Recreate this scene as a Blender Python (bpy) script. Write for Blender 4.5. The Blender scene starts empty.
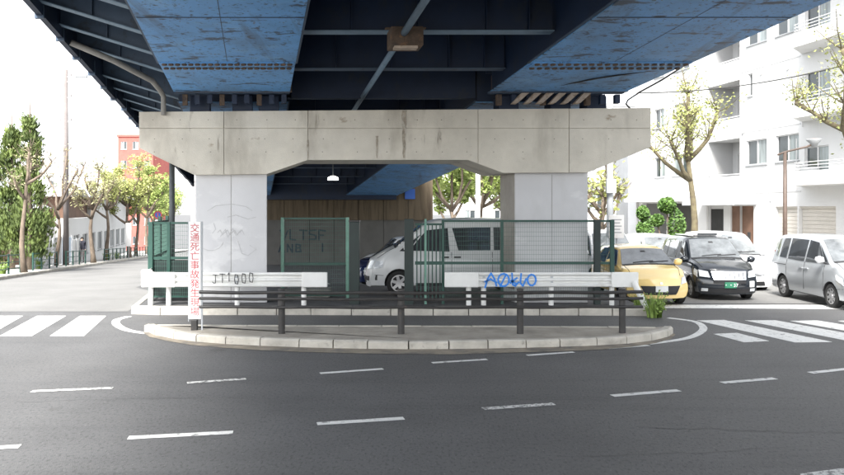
import bpy, bmesh, math, random
from mathutils import Vector, Matrix

# ------------------------------------------------------------------ camera, sky, sun, exposure
scene = bpy.context.scene
COL = scene.collection
FPX, HOR, CAMH = 780.0, 209.0, 2.5          # focal length and horizon of the photograph (844 px wide), eye height
cam_d = bpy.data.cameras.new('camera')
cam = bpy.data.objects.new('camera', cam_d); COL.objects.link(cam)
cam.location = (0, 0, CAMH); cam.rotation_euler = (math.radians(90), 0, 0)
cam_d.sensor_width = 36; cam_d.lens = 36 * FPX / 844
cam_d.shift_y = (HOR - 237.5) / 844
cam_d.clip_end = 2000
scene.camera = cam

SUN_ELEV, SUN_AZ = math.radians(50), math.radians(196)    # azimuth measured clockwise from +Y: behind the camera, a little to its left
world = bpy.data.worlds.new('World'); scene.world = world
world.use_nodes = True
wn = world.node_tree; wn.nodes.clear()
sky = wn.nodes.new('ShaderNodeTexSky'); sky.sky_type = 'NISHITA'; sky.sun_disc = False
sky.sun_elevation = SUN_ELEV; sky.sun_rotation = SUN_AZ
sky.air_density = 1.0; sky.dust_density = 1.5; sky.ozone_density = 1.0
hs = wn.nodes.new('ShaderNodeHueSaturation'); hs.inputs['Saturation'].default_value = 0.18
bg = wn.nodes.new('ShaderNodeBackground'); bg.inputs['Strength'].default_value = 0.13
wo = wn.nodes.new('ShaderNodeOutputWorld')
wn.links.new(sky.outputs[0], hs.inputs['Color']); wn.links.new(hs.outputs[0], bg.inputs[0]); wn.links.new(bg.outputs[0], wo.inputs[0])

sun_d = bpy.data.lights.new('sun', 'SUN'); sun_d.energy = 3.0; sun_d.angle = math.radians(20); sun_d.color = (1, .97, .92)
sun = bpy.data.objects.new('sun', sun_d); COL.objects.link(sun)
sdir = Vector((math.sin(SUN_AZ) * math.cos(SUN_ELEV), math.cos(SUN_AZ) * math.cos(SUN_ELEV), math.sin(SUN_ELEV)))
sun.rotation_euler = (-sdir).to_track_quat('-Z', 'Y').to_euler()
sun.location = (0, -10, 30)
vs = scene.view_settings
vs.view_transform = 'Standard'; vs.look = 'None'; vs.exposure = 2.0; vs.gamma = 1; vs.use_curve_mapping = False
scene.render.engine = 'CYCLES'
scene.cycles.max_bounces = 8

# ------------------------------------------------------------------ helpers
R = random.Random(7)
def gz(y):                                   # the ground is level to the crossing, then falls 4 % away from the camera
    if y < 20: return 0.0
    if y < 26: return -.04 * (y - 20) ** 2 / 12
    if y < 140: return -.04 * (y - 23)
    return -4.68
def at(px, py, Y): return Vector(((px - 422) / FPX * Y, Y, CAMH + (HOR - py) / FPX * Y))
def gpt(px, py, z=0.0):                      # ground point seen at a pixel (level ground)
    Y = FPX * (CAMH - z) / (py - HOR)
    return Vector(((px - 422) / FPX * Y, Y, z))

def mat(name, col, rough=.7, var=.12, scale=4.0, bump=0.0, bscale=60.0, metal=0.0, col2=None, spot=None, stretch=(1, 1, 1), spec=None, coat=0.0, emit=None):
    m = bpy.data.materials.new(name); m.use_nodes = True
    nt = m.node_tree; N = nt.nodes; L = nt.links
    b = N['Principled BSDF']
    b.inputs['Roughness'].default_value = rough; b.inputs['Metallic'].default_value = metal
    if spec is not None: b.inputs['Specular IOR Level'].default_value = spec
    if coat: b.inputs['Coat Weight'].default_value = coat; b.inputs['Coat Roughness'].default_value = .05
    g = N.new('ShaderNodeNewGeometry'); mp = N.new('ShaderNodeMapping'); mp.inputs['Scale'].default_value = stretch
    L.new(g.outputs['Position'], mp.inputs['Vector'])
    n1 = N.new('ShaderNodeTexNoise'); n1.inputs['Scale'].default_value = scale; n1.inputs['Detail'].default_value = 6; n1.inputs['Roughness'].default_value = .65
    L.new(mp.outputs[0], n1.inputs['Vector'])
    c1 = [max(0, c * (1 - var)) for c in col[:3]] + [1]
    c2 = (list(col2) + [1])[:4] if col2 else [min(1, c * (1 + var)) for c in col[:3]] + [1]
    r = N.new('ShaderNodeValToRGB'); r.color_ramp.elements[0].position = .32; r.color_ramp.elements[1].position = .68
    r.color_ramp.elements[0].color = c1; r.color_ramp.elements[1].color = c2
    L.new(n1.outputs['Fac'], r.inputs['Fac'])
    out = r.outputs[0]
    for sp in (spot or []):                  # (colour, scale, threshold, softness, stretch, amount)
        mp2 = N.new('ShaderNodeMapping'); mp2.inputs['Scale'].default_value = sp[4]; mp2.inputs['Location'].default_value = (3.1, 7.7, 1.3)
        L.new(g.outputs['Position'], mp2.inputs['Vector'])
        n2 = N.new('ShaderNodeTexNoise'); n2.inputs['Scale'].default_value = sp[1]; n2.inputs['Detail'].default_value = 5; n2.inputs['Roughness'].default_value = .6
        L.new(mp2.outputs[0], n2.inputs['Vector'])
        mr = N.new('ShaderNodeMapRange'); mr.inputs['From Min'].default_value = sp[2]; mr.inputs['From Max'].default_value = sp[2] + sp[3]
        mr.inputs['To Max'].default_value = sp[5]
        L.new(n2.outputs['Fac'], mr.inputs['Value'])
        mx = N.new('ShaderNodeMix'); mx.data_type = 'RGBA'
        L.new(mr.outputs[0], mx.inputs['Factor']); L.new(out, mx.inputs[6]); mx.inputs[7].default_value = list(sp[0]) + [1]
        out = mx.outputs[2]
    L.new(out, b.inputs['Base Color'])
    if bump:
        n3 = N.new('ShaderNodeTexNoise'); n3.inputs['Scale'].default_value = bscale; n3.inputs['Detail'].default_value = 3
        L.new(g.outputs['Position'], n3.inputs['Vector'])
        bp = N.new('ShaderNodeBump'); bp.inputs['Strength'].default_value = bump; bp.inputs['Distance'].default_value = .02
        L.new(n3.outputs['Fac'], bp.inputs['Height']); L.new(bp.outputs[0], b.inputs['Normal'])
    if emit:
        b.inputs['Emission Color'].default_value = list(emit[0]) + [1]; b.inputs['Emission Strength'].default_value = emit[1]
    return m

def tag(o, label=None, cat=None, group=None, kind=None):
    if label: o['label'] = label
    if cat: o['category'] = cat
    if group: o['group'] = group
    if kind: o['kind'] = kind
    return o

class MB:
    def __init__(s, f=None): s.v = []; s.f = []; s.mi = []; s.fn = f
    def add(s, vs_, fs, mi=0):
        k = len(s.v); s.v += [tuple(p) for p in vs_]
        for q in fs: s.f.append(tuple(i + k for i in q)); s.mi.append(mi)
        return s
    def box(s, a, b, mi=0):
        x0, y0, z0 = a; x1, y1, z1 = b
        s.add([(x0,y0,z0),(x1,y0,z0),(x1,y1,z0),(x0,y1,z0),(x0,y0,z1),(x1,y0,z1),(x1,y1,z1),(x0,y1,z1)],
              [(0,3,2,1),(4,5,6,7),(0,1,5,4),(1,2,6,5),(2,3,7,6),(3,0,4,7)], mi); return s
    def cbox(s, c, d, rz=0.0, mi=0):
        cs, sn = math.cos(rz), math.sin(rz); P = []
        for z in (-.5, .5):
            for x, y in ((-.5,-.5),(.5,-.5),(.5,.5),(-.5,.5)):
                X, Y = x * d[0], y * d[1]
                P.append((c[0] + X * cs - Y * sn, c[1] + X * sn + Y * cs, c[2] + z * d[2]))
        s.add(P, [(0,3,2,1),(4,5,6,7),(0,1,5,4),(1,2,6,5),(2,3,7,6),(3,0,4,7)], mi); return s
    def tube(s, pts, r, n=8, caps=True, mi=0):
        pts = [Vector(p) for p in pts]; rs = r if isinstance(r, (list, tuple)) else [r] * len(pts)
        rings = []; prev = None
        for i, p in enumerate(pts):
            t = (pts[min(i + 1, len(pts) - 1)] - pts[max(i - 1, 0)])
            t = t.normalized() if t.length > 1e-9 else Vector((0, 0, 1))
            if prev is None:
                u = t.cross(Vector((0, 0, 1)) if abs(t.z) < .9 else Vector((0, 1, 0))).normalized()
            else:
                u = (prev - t * prev.dot(t)); u = u.normalized() if u.length > 1e-6 else t.orthogonal().normalized()
            prev = u; w = t.cross(u)
            rings.append([p + (u * math.cos(a) + w * math.sin(a)) * rs[i] for a in (2 * math.pi * k / n for k in range(n))])
        V = [q for rg in rings for q in rg]; F = []
        for i in range(len(pts) - 1):
            for k in range(n):
                F.append((i*n + k, i*n + (k+1) % n, (i+1)*n + (k+1) % n, (i+1)*n + k))
        if caps: F.append(tuple(range(n - 1, -1, -1))); F.append(tuple((len(pts)-1)*n + k for k in range(n)))
        s.add(V, F, mi); return s
    def prism(s, poly, fn0, fn1, mi=0):      # poly: 2-D points; fn0/fn1 map them to the two end planes
        n = len(poly); V = [fn0(*p) for p in poly] + [fn1(*p) for p in poly]
        F = [tuple(range(n - 1, -1, -1)), tuple(range(n, 2 * n))] + [(i, (i+1) % n, n + (i+1) % n, n + i) for i in range(n)]
        s.add(V, F, mi); return s
    def mesh(s, name, smooth=False, ang=None):
        me = bpy.data.meshes.new(name)
        me.from_pydata([tuple(s.fn(*p)) for p in s.v] if s.fn else s.v, [], s.f); 
        bm = bmesh.new(); bm.from_mesh(me)
        bmesh.ops.recalc_face_normals(bm, faces=bm.faces)
        bm.to_mesh(me); bm.free()
        me.polygons.foreach_set('material_index', s.mi)
        if smooth or ang:
            me.polygons.foreach_set('use_smooth', [True] * len(me.polygons))
            if ang: me.set_sharp_from_angle(angle=math.radians(ang))
        me.update(); return me
    def build(s, name, m, parent=None, smooth=False, ang=None, bevel=0.0, local=False):
        me = s.mesh(name, smooth, ang)
        for x in (m if isinstance(m, (list, tuple)) else [m]): me.materials.append(x)
        o = bpy.data.objects.new(name, me); COL.objects.link(o)
        if parent:
            o.parent = parent
            if not local: o.matrix_parent_inverse = parent_matrix(parent).inverted()
        if bevel:
            b = o.modifiers.new('bevel', 'BEVEL'); b.width = bevel; b.segments = 2; b.limit_method = 'ANGLE'
        return o

def parent_matrix(o):
    mtx = Matrix.LocRotScale(o.location, o.rotation_euler, o.scale)
    if o.parent: mtx = parent_matrix(o.parent) @ o.matrix_parent_inverse @ mtx
    return mtx
def empty(name, loc=(0, 0, 0), rz=0.0, rx=0.0):
    o = bpy.data.objects.new(name, None); COL.objects.link(o); o.location = loc; o.rotation_euler = (rx, 0, rz); o.empty_display_size = .2
    return o
def link_copy(src, parent=None, name=None):
    c = src.copy(); COL.objects.link(c); c.parent = parent
    return c

def text_mesh(txt, size=1.0, extrude=.002):
    cu = bpy.data.curves.new('t', 'FONT'); cu.body = txt; cu.size = size; cu.extrude = extrude; cu.align_x = 'CENTER'; cu.align_y = 'CENTER'
    cu.resolution_u = 3
    o = bpy.data.objects.new('t', cu); COL.objects.link(o)
    dg = bpy.context.evaluated_depsgraph_get(); dg.update()
    me = bpy.data.meshes.new_from_object(o.evaluated_get(dg))
    bpy.data.objects.remove(o); bpy.data.curves.remove(cu)
    return me
def text_obj(name, txt, size, m, loc, rot, parent=None, sx=1.0, sz=1.0):
    me = text_mesh(txt, size); me.materials.clear(); me.materials.append(m)
    o = bpy.data.objects.new(name, me); COL.objects.link(o)
    o.location = loc; o.rotation_euler = rot; o.scale = (sx, sz, 1)
    if parent: o.parent = parent; o.matrix_parent_inverse = parent_matrix(parent).inverted()
    return o
def strokes(lines, w, fn, off=.004):         # spray-paint lines: ribbons laid on a surface, fn maps (a, b, offset) to the world
    mb = MB()
    for ln in lines:
        for i in range(len(ln) - 1):
            (a, b), (c, d) = ln[i], ln[i + 1]
            dx, dy = c - a, d - b; l = math.hypot(dx, dy) or 1; nx, ny = -dy / l * w / 2, dx / l * w / 2
            ex, ey = dx / l * w * .35, dy / l * w * .35
            q = [(a - ex + nx, b - ey + ny), (a - ex - nx, b - ey - ny), (c + ex - nx, d + ey - ny), (c + ex + nx, d + ey + ny)]
            o = off + .0004 * (i % 5)
            mb.add([fn(p, r, o) for p, r in q], [(0, 1, 2, 3)])
    return mb

# ------------------------------------------------------------------ materials
M = {}
M['asphalt'] = mat('asphalt', (.108, .108, .109), .66, .16, .45, .6, 120, spot=[((.125, .123, .12), .18, .5, .25, (1, 1, 1), .55), ((.06, .06, .062), 1.0, .55, .2, (.10, 1.5, 1), .45), ((.13, .13, .128), .8, .56, .16, (.07, 1.1, 1), .5), ((.040, .040, .041), 30, .52, .12, (1, .5, 1), .6), ((.23, .23, .225), 40, .60, .10, (1, .5, 1), .65), ((.05, .048, .045), .9, .68, .05, (1, 1, 1), .5)], spec=.5)
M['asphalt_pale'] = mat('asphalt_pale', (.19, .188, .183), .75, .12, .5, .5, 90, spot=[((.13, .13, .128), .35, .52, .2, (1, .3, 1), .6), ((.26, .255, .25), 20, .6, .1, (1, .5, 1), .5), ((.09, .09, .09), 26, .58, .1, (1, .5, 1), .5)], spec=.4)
M['asphalt_old'] = mat('asphalt_old', (.10, .10, .102), .85, .2, 1.2, .5, 120, spot=[((.15, .145, .14), .6, .5, .2, (1, 1, 1), .5)], spec=.3)
M['tar'] = mat('tar_seam', (.06, .06, .061), .6, .3, 8)
M['paint'] = mat('road_paint', (.72, .72, .70), .7, .06, 3, .3, 140, spot=[((.13, .13, .13), 9, .58, .08, (1, 1, 1), .75), ((.4, .4, .39), 45, .55, .1, (1, 1, 1), .5)])
M['paint_worn'] = mat('road_paint_worn', (.66, .66, .64), .75, .1, 3, .3, 140, spot=[((.11, .11, .11), 13, .5, .07, (1, 1, 1), .85), ((.15, .15, .15), 50, .52, .1, (1, 1, 1), .6)])
M['kerb'] = mat('kerb_concrete', (.47, .445, .395), .9, .18, 2.5, .4, 60, spot=[((.22, .2, .175), 1.6, .55, .2, (1, 1, 1.5), .6), ((.14, .13, .12), 7, .62, .12, (1, 1, 1), .5)])
M['island_top'] = mat('island_concrete', (.36, .33, .285), .92, .2, 1.8, .5, 50, spot=[((.17, .155, .13), .9, .52, .25, (1, 1, 1), .65), ((.42, .4, .37), 5, .62, .1, (1, 1, 1), .4)])
M['dirt'] = mat('gutter_grit', (.27, .235, .185), .95, .25, 3, .6, 90, spot=[((.12, .115, .11), 2.2, .47, .22, (1, 1, 1), .85)])
M['sidewalk'] = mat('sidewalk_paving', (.42, .41, .39), .9, .15, 1.2, .3, 50)
M['concrete'] = mat('pier_concrete', (.60, .565, .49), .88, .13, .8, .35, 45,
    spot=[((.33, .30, .25), 1.1, .54, .16, (1.0, 1, .35), .6), ((.22, .19, .15), 2.4, .66, .08, (1.3, 1, .22), .8), ((.26, .19, .12), 1.7, .66, .06, (.9, 1, 1.6), .7), ((.66, .63, .57), .5, .52, .2, (1, 1, 1), .5), ((.2, .19, .17), 26, .68, .06, (1, 1, 1), .6)])
M['stain'] = mat('drip_stain', (.33, .29, .235), .95, .3, 9, spot=[((.50, .47, .41), 14, .5, .1, (1.5, 1, .3), .8)])
M['joint'] = mat('joint_dark', (.2, .185, .16), .95, .2, 4)  # dark grey-brown of the seams and tie holes
M['column'] = mat('column_paint', (.56, .56, .57), .8, .05, .7, .15, 50, spot=[((.44, .44, .44), 1.3, .52, .2, (1, 1, .5), .5), ((.66, .66, .66), .9, .58, .05, (.8, 1, 1.4), .6)])
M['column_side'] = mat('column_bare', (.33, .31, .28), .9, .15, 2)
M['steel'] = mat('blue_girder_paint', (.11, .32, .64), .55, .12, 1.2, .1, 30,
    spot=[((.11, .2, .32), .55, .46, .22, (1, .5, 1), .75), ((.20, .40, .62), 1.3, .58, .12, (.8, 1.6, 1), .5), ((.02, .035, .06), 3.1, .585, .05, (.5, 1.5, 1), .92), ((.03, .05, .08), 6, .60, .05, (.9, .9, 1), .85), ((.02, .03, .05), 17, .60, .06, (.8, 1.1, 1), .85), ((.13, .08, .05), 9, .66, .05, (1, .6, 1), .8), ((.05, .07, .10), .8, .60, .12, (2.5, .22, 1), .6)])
M['steel_dark'] = mat('shaded_blue_steel', (.003, .015, .045), .6, .2, 1.0, .1, 30, spot=[((.012, .02, .035), 3, .55, .12, (1, 1, .6), .8)])  # blue girder paint, dirtier, with the under-deck shade put into its colour
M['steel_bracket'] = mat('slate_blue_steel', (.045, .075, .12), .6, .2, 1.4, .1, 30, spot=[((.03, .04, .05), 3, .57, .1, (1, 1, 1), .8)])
M['flange'] = mat('flange_grey_blue', (.13, .20, .27), .6, .15, 3)
M['rust'] = mat('rusted_steel', (.10, .07, .05), .9, .35, 5, .4, 40, spot=[((.22, .12, .06), 8, .55, .1, (1, 1, 1), .7), ((.03, .03, .035), 4, .55, .1, (1, 1, 1), .7)])
M['plate_tan'] = mat('tan_plate', (.42, .34, .27), .85, .2, 4, spot=[((.2, .13, .08), 6, .55, .1, (1, 1, 1), .7)])
M['pipe_grey'] = mat('grey_pipe', (.24, .235, .22), .55, .15, 4)
M['pipe_dark'] = mat('dark_pipe', (.05, .06, .065), .5, .2, 4)
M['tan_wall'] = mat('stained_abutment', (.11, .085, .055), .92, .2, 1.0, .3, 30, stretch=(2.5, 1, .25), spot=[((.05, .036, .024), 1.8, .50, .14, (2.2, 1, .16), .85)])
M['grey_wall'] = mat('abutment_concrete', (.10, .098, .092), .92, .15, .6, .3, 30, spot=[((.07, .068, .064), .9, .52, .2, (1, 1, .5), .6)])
M['white_metal'] = mat('white_guardrail_paint', (.74, .74, .72), .45, .06, 2, spot=[((.5, .48, .44), 2.5, .58, .16, (1, 1, .5), .5), ((.28, .2, .13), 14, .72, .05, (1, 1, 1), .7)])
M['black_metal'] = mat('black_barrier_paint', (.035, .033, .032), .45, .25, 5, spot=[((.09, .07, .055), 9, .6, .1, (1, 1, 1), .5)])
M['green_metal'] = mat('green_fence_paint', (.014, .06, .045), .5, .15, 5)
M['green_dark'] = mat('dark_gate_paint', (.008, .020, .018), .5, .2, 5)
M['green_light'] = mat('pale_green_post', (.13, .27, .21), .5, .15, 5)
M['green_wire'] = mat('green_wire', (.06, .14, .11), .5, .1, 5)
M['sign_white'] = mat('sign_board', (.78, .77, .76), .5, .04, 3, spot=[((.6, .55, .5), 3, .6, .15, (1, 1, .5), .5)])
M['sign_red'] = mat('sign_faded_red', (.52, .07, .08), .6, .12, 9)
M['spray_black'] = mat('black_spray', (.02, .02, .025), .7, .2, 8)
M['spray_blue'] = mat('blue_spray', (.03, .22, .70), .6, .12, 8)
M['spray_grey'] = mat('faded_spray', (.46, .46, .465), .8, .15, 6)
M['spray_navy'] = mat('navy_spray', (.02, .036, .05), .8, .2, 6)
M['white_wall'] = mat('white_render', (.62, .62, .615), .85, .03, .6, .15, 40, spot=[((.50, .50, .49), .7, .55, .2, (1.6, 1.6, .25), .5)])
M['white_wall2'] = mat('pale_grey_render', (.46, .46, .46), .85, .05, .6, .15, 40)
M['grey_house'] = mat('grey_cladding', (.38, .39, .41), .8, .06, 1)
M['beige'] = mat('beige_shutter', (.55, .52, .47), .6, .05, 2)
M['brown'] = mat('brown_interior', (.16, .09, .06), .7, .2, 2)
M['soffit_edge'] = mat('canopy_fascia', (.42, .43, .44), .5, .08, 3)
M['soffit'] = mat('canopy_grey', (.30, .31, .32), .5, .05, 2)
M['dark_in'] = mat('dark_opening', (.03, .03, .03), .9, .2, 2)
M['glass'] = mat('window_glass', (.045, .055, .06), .06, .2, .7, spec=.7)
M['curtain_glass'] = mat('curtained_glass', (.22, .25, .25), .1, .45, 1.6, spec=.6, stretch=(3, 3, .3))
M['alu'] = mat('aluminium_frame', (.60, .60, .60), .4, .05, 3)
M['brown_metal'] = mat('brown_lamp_post', (.10, .07, .055), .5, .15, 4)
M['galv'] = mat('galvanised_pole', (.42, .44, .46), .5, .1, 4)
M['pole'] = mat('utility_pole_concrete', (.17, .15, .145), .9, .12, 2, .3, 30)
M['cable'] = mat('black_cable', (.02, .02, .02), .6, .1, 5)
M['bark'] = mat('tree_bark', (.16, .125, .095), .95, .35, 7, .6, 30, stretch=(1, 1, .4))
M['bark_green'] = mat('tree_bark_lichen', (.13, .10, .065), .95, .3, 6, .6, 30, col2=(.17, .15, .085))
M['leaf_spring'] = mat('spring_leaf', (.26, .31, .08), .6, .35, 1.5, col2=(.46, .48, .17))
M['leaf_pale'] = mat('pale_sprout_leaf', (.34, .34, .16), .7, .25, 1.5, col2=(.46, .44, .24))
M['leaf_bright'] = mat('bright_leaf', (.24, .34, .08), .6, .3, .8, col2=(.46, .54, .17))
M['leaf_dark'] = mat('conifer_leaf', (.04, .08, .02), .7, .45, 1.3, col2=(.16, .21, .05))
M['leaf_top'] = mat('topiary_leaf', (.04, .11, .02), .6, .4, 4, col2=(.12, .22, .04))
M['weed'] = mat('weed_leaf', (.16, .28, .04), .6, .35, 9, col2=(.32, .44, .11))
M['tyre'] = mat('tyre_rubber', (.018, .018, .018), .85, .2, 12)
M['rim'] = mat('alloy_rim', (.55, .55, .56), .3, .08, 8, metal=.7)
M['chrome'] = mat('chrome_trim', (.75, .76, .78), .15, .03, 8, metal=.9)
M['car_glass'] = mat('car_glass', (.05, .055, .06), .02, .3, 1, spec=1.0, coat=1.0)
M['screen'] = mat('windscreen_glass', (.13, .14, .145), .02, .5, 2.2, spec=1.0, coat=1.0)  # paler than the side glass: sky reflection and bright cabin put into the colour
M['lamp'] = mat('headlamp_lens', (.62, .65, .68), .08, .2, 14, spec=.8)
M['tail'] = mat('tail_lamp', (.45, .02, .02), .2, .1, 14)
M['amber'] = mat('indicator_lens', (.7, .28, .04), .2, .1, 14)
M['plate'] = mat('number_plate', (.78, .79, .78), .5, .04, 9)
M['plate_green'] = mat('green_number_plate', (.03, .20, .11), .5, .04, 9)
M['trim'] = mat('black_plastic', (.022, .022, .024), .6, .2, 9)
M['c_white'] = mat('white_car_paint', (.72, .73, .74), .3, .03, 1, coat=.6)
M['c_van'] = mat('white_van_paint', (.62, .63, .63), .35, .06, 1, coat=.4, spot=[((.5, .49, .47), 2, .6, .15, (1, 1, .6), .4)])
M['c_silver'] = mat('silver_car_paint', (.44, .46, .48), .28, .04, 1, metal=.5, coat=.6)
M['c_black'] = mat('deep_indigo_taxi_paint', (.012, .016, .022), .2, .1, 1, coat=.8)
M['c_navy'] = mat('navy_car_paint', (.015, .025, .075), .25, .1, 1, coat=.7)
M['c_yellow'] = mat('yellow_car_paint', (.92, .68, .28), .15, .04, 1, coat=1.0)
M['skin'] = mat('skin', (.50, .33, .25), .6, .05, 8)
M['cloth_dark'] = mat('dark_jacket', (.03, .03, .045), .9, .2, 12)
M['cloth_grey'] = mat('grey_trousers', (.16, .13, .13), .9, .2, 12)
M['hair'] = mat('black_hair', (.015, .012, .01), .7, .2, 12)
M['brick_red'] = mat('red_brick_cladding', (.40, .11, .09), .85, .12, 1.5)
M['blue_sign'] = mat('blue_sign', (.03, .11, .42), .5, .05, 5)
M['tarp'] = mat('pale_blue_panel', (.45, .55, .66), .6, .1, 2)
M['lamp_shade'] = mat('white_lamp_glass', (.85, .85, .82), .3, .03, 5, emit=((1, .97, .9), 1.5))

# ------------------------------------------------------------------ the ground
D = -164 / FPX                               # the overpass, the side roads and the houses run this way: x drifts by D per metre of y
ys = [-70, -30, 0, 10, 15, 20, 22, 24, 26, 30, 40, 55, 75, 100, 140, 220, 420, 900]
mb = MB()
V = []; F = []
for y in ys:
    for x in (-700, -60, -20, 0, 20, 60, 700): V.append((x, y, gz(y)))
for i in range(len(ys) - 1):
    for k in range(6): F.append((i*7+k, i*7+k+1, (i+1)*7+k+1, (i+1)*7+k))
mb.add(V, F)
road = tag(mb.build('road', M['asphalt']), kind='structure')

def paint_quad(name, px, m=None, lift=.005):
    P = [gpt(*p) for p in px]
    mb_ = MB(); n = len(P)
    mb_.add([(p.x, p.y, lift) for p in P] + [(p.x, p.y, lift - .004) for p in P],
            [tuple(range(n))] + [(i, (i+1) % n, n + (i+1) % n, n + i) for i in range(n)])
    return mb_.build(name, m or M['paint'], road)

# two dashed guide lines bend through the crossing: metre-long dashes
def dash_line(spec, w, worn):
    for i, (xa, ya, xb, yb) in enumerate(spec):
        a, b = gpt(xa, ya), gpt(xb, yb)
        t = (b - a).normalized(); n = Vector((-t.y, t.x, 0)) * w / 2
        k = 10; L_, R_ = [], []
        for j in range(k + 1):
            p = a.lerp(b, j / k); e = .008
            L_.append(p + n + n * R.uniform(-e, e) * 6); R_.append(p - n + n * R.uniform(-e, e) * 6)
        V = [(p.x, p.y, .005) for p in L_] + [(p.x, p.y, .005) for p in R_]
        MB().add(V, [(j, j + 1, k + 2 + j, k + 1 + j) for j in range(k)]).build('lane_dash', M['paint_worn'] if i in worn else M['paint'], road)
near = [(-40, 450, 20, 446.5), (128, 438, 233, 432.5), (317, 424, 404, 418.5), (483, 409, 554, 404), (612, 396, 679, 390.5), (722, 383, 775, 378.5), (810, 373, 862, 367.5), (895, 364, 940, 360)]
far = [(31, 391.5, 113, 388), (187, 383, 246, 379), (320, 373.5, 383, 369), (432, 363, 487, 359.5), (527, 355.5, 574, 352.2), (605, 348.8, 649, 345.5)]
dash_line(near, .13, (3,)); dash_line(far, .12, (0, 1))
paint_quad('lane_dash', [(800, 474, 0), (846, 468, 0), (880, 468, 0), (880, 472, 0), (838, 477, 0), (802, 478, 0)], M['paint_worn'])

def seam(pts, w):
    P = [gpt(*p) for p in pts]; Q = []
    for a_, b_ in zip(P, P[1:]):
        for k in range(8): Q.append(a_.lerp(b_, k / 8) + Vector((R.uniform(-.02, .02), R.uniform(-.04, .04), 0)))
    Q.append(P[-1]); V = []
    for q in Q: e = w * R.uniform(.35, 1.0); V += [(q.x, q.y + e, .0045), (q.x, q.y - e, .0045)]
    MB().add(V, [(2*i, 2*i+1, 2*i+3, 2*i+2) for i in range(len(Q) - 1)]).build('tar_seam', M['tar'], road)
seam([(636, 427), (700, 429), (770, 431.5), (860, 434)], .010)
seam([(560, 458), (700, 452), (800, 446)], .006)
seam([(20, 402), (120, 399), (250, 398), (330, 401)], .006)
# zebra crossings, stop line, corner lines
for q in ([(-62, 316), (-30, 316), (-75, 336), (-112, 336)], [(-16, 316), (23, 316), (-12, 336), (-52, 336)], [(37, 316), (66, 316), (32, 336), (0, 336)], [(80, 316), (106, 316), (84, 336), (50, 336)]):
    paint_quad('crossing_stripe', q)
for q in ([(713, 334), (737, 333), (769, 341), (744, 342.3)], [(697, 320.5), (724, 320), (832, 342), (795, 342.5)], [(745, 320.5), (775, 320.3), (905, 344), (868, 345)], [(790, 321), (817, 320.5), (960, 344), (925, 345)], [(838, 321), (862, 320.6), (1010, 344), (975, 345)]):
    paint_quad('crossing_stripe', q)
paint_quad('stop_line', [(652, 304.8), (860, 305.2), (980, 306), (980, 310.5), (860, 309), (652, 308)])
def ribbon(pts, w, name):
    P = [gpt(*p) for p in pts]; Q = []
    for i in range(len(P) - 1):              # smooth the polyline
        for t in (0, .25, .5, .75):
            p0, p1, p2, p3 = P[max(i-1, 0)], P[i], P[i+1], P[min(i+2, len(P)-1)]
            Q.append(.5 * ((2*p1) + (-p0 + p2)*t + (2*p0 - 5*p1 + 4*p2 - p3)*t*t + (-p0 + 3*p1 - 3*p2 + p3)*t**3))
    Q.append(P[-1]); V = []
    for i, p in enumerate(Q):
        t = (Q[min(i+1, len(Q)-1)] - Q[max(i-1, 0)]).normalized(); n = Vector((-t.y, t.x, 0)) * w / 2
        V += [(p.x + n.x, p.y + n.y, .005), (p.x - n.x, p.y - n.y, .005)]
    return MB().add(V, [(2*i, 2*i+1, 2*i+3, 2*i+2) for i in range(len(Q) - 1)]).build(name, M['paint'], road)
ribbon([(147, 333.5), (128, 330.5), (117, 325), (117, 320), (129, 316.5)], .17, 'corner_line')
ribbon([(648, 344), (672, 341), (690, 337.5), (701, 332), (703, 327), (694, 321.5), (668, 318)], .16, 'corner_line')

# ------------------------------------------------------------------ traffic island with its kerb stones
def spline(P, step):
    Q = []
    for i in range(len(P) - 1):
        for k in range(12):
            t = k / 12; p0, p1, p2, p3 = P[max(i-1, 0)], P[i], P[i+1], P[min(i+2, len(P)-1)]
            Q.append(.5 * ((2*p1) + (-p0 + p2)*t + (2*p0 - 5*p1 + 4*p2 - p3)*t*t + (-p0 + 3*p1 - 3*p2 + p3)*t**3))
    Q.append(P[-1]); out = [Q[0]]; acc = 0
    for a, b in zip(Q, Q[1:]):
        acc += (b - a).length
        if acc >= step: out.append(b); acc = 0
    if (out[-1] - Q[-1]).length > .12: out.append(Q[-1])
    else: out[-1] = Q[-1]
    return out
def kerb_stones(pts, depth, h, parent, side=1, z0=0.0, base=-.05, follow=False):
    for a, b in zip(pts, pts[1:]):
        t = (b - a).normalized(); n = Vector((-t.y, t.x, 0)) * side * depth
        g = .008 + R.uniform(0, .006); a2, b2 = a + t * g, b - t * g
        hh = h + R.uniform(-.006, .006); o = n.normalized() * R.uniform(-.006, .006)
        ch = n.normalized() * .03
        za = gz(a.y) if follow else 0; zb = gz(b.y) if follow else 0
        V = []
        for p, zz in ((a2, za), (b2, zb)):
            for q, z in ((p + o, base), (p + o, hh - .03), (p + o + ch, hh), (p + n, hh), (p + n, base)):
                V.append((q.x, q.y, z + zz + z0))
        MB().add(V, [(0, 1, 2, 3, 4), (9, 8, 7, 6, 5)] + [(i, (i+1) % 5, 5 + (i+1) % 5, 5 + i) for i in range(5)]).build('kerb_stone', M['kerb'], parent)

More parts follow.
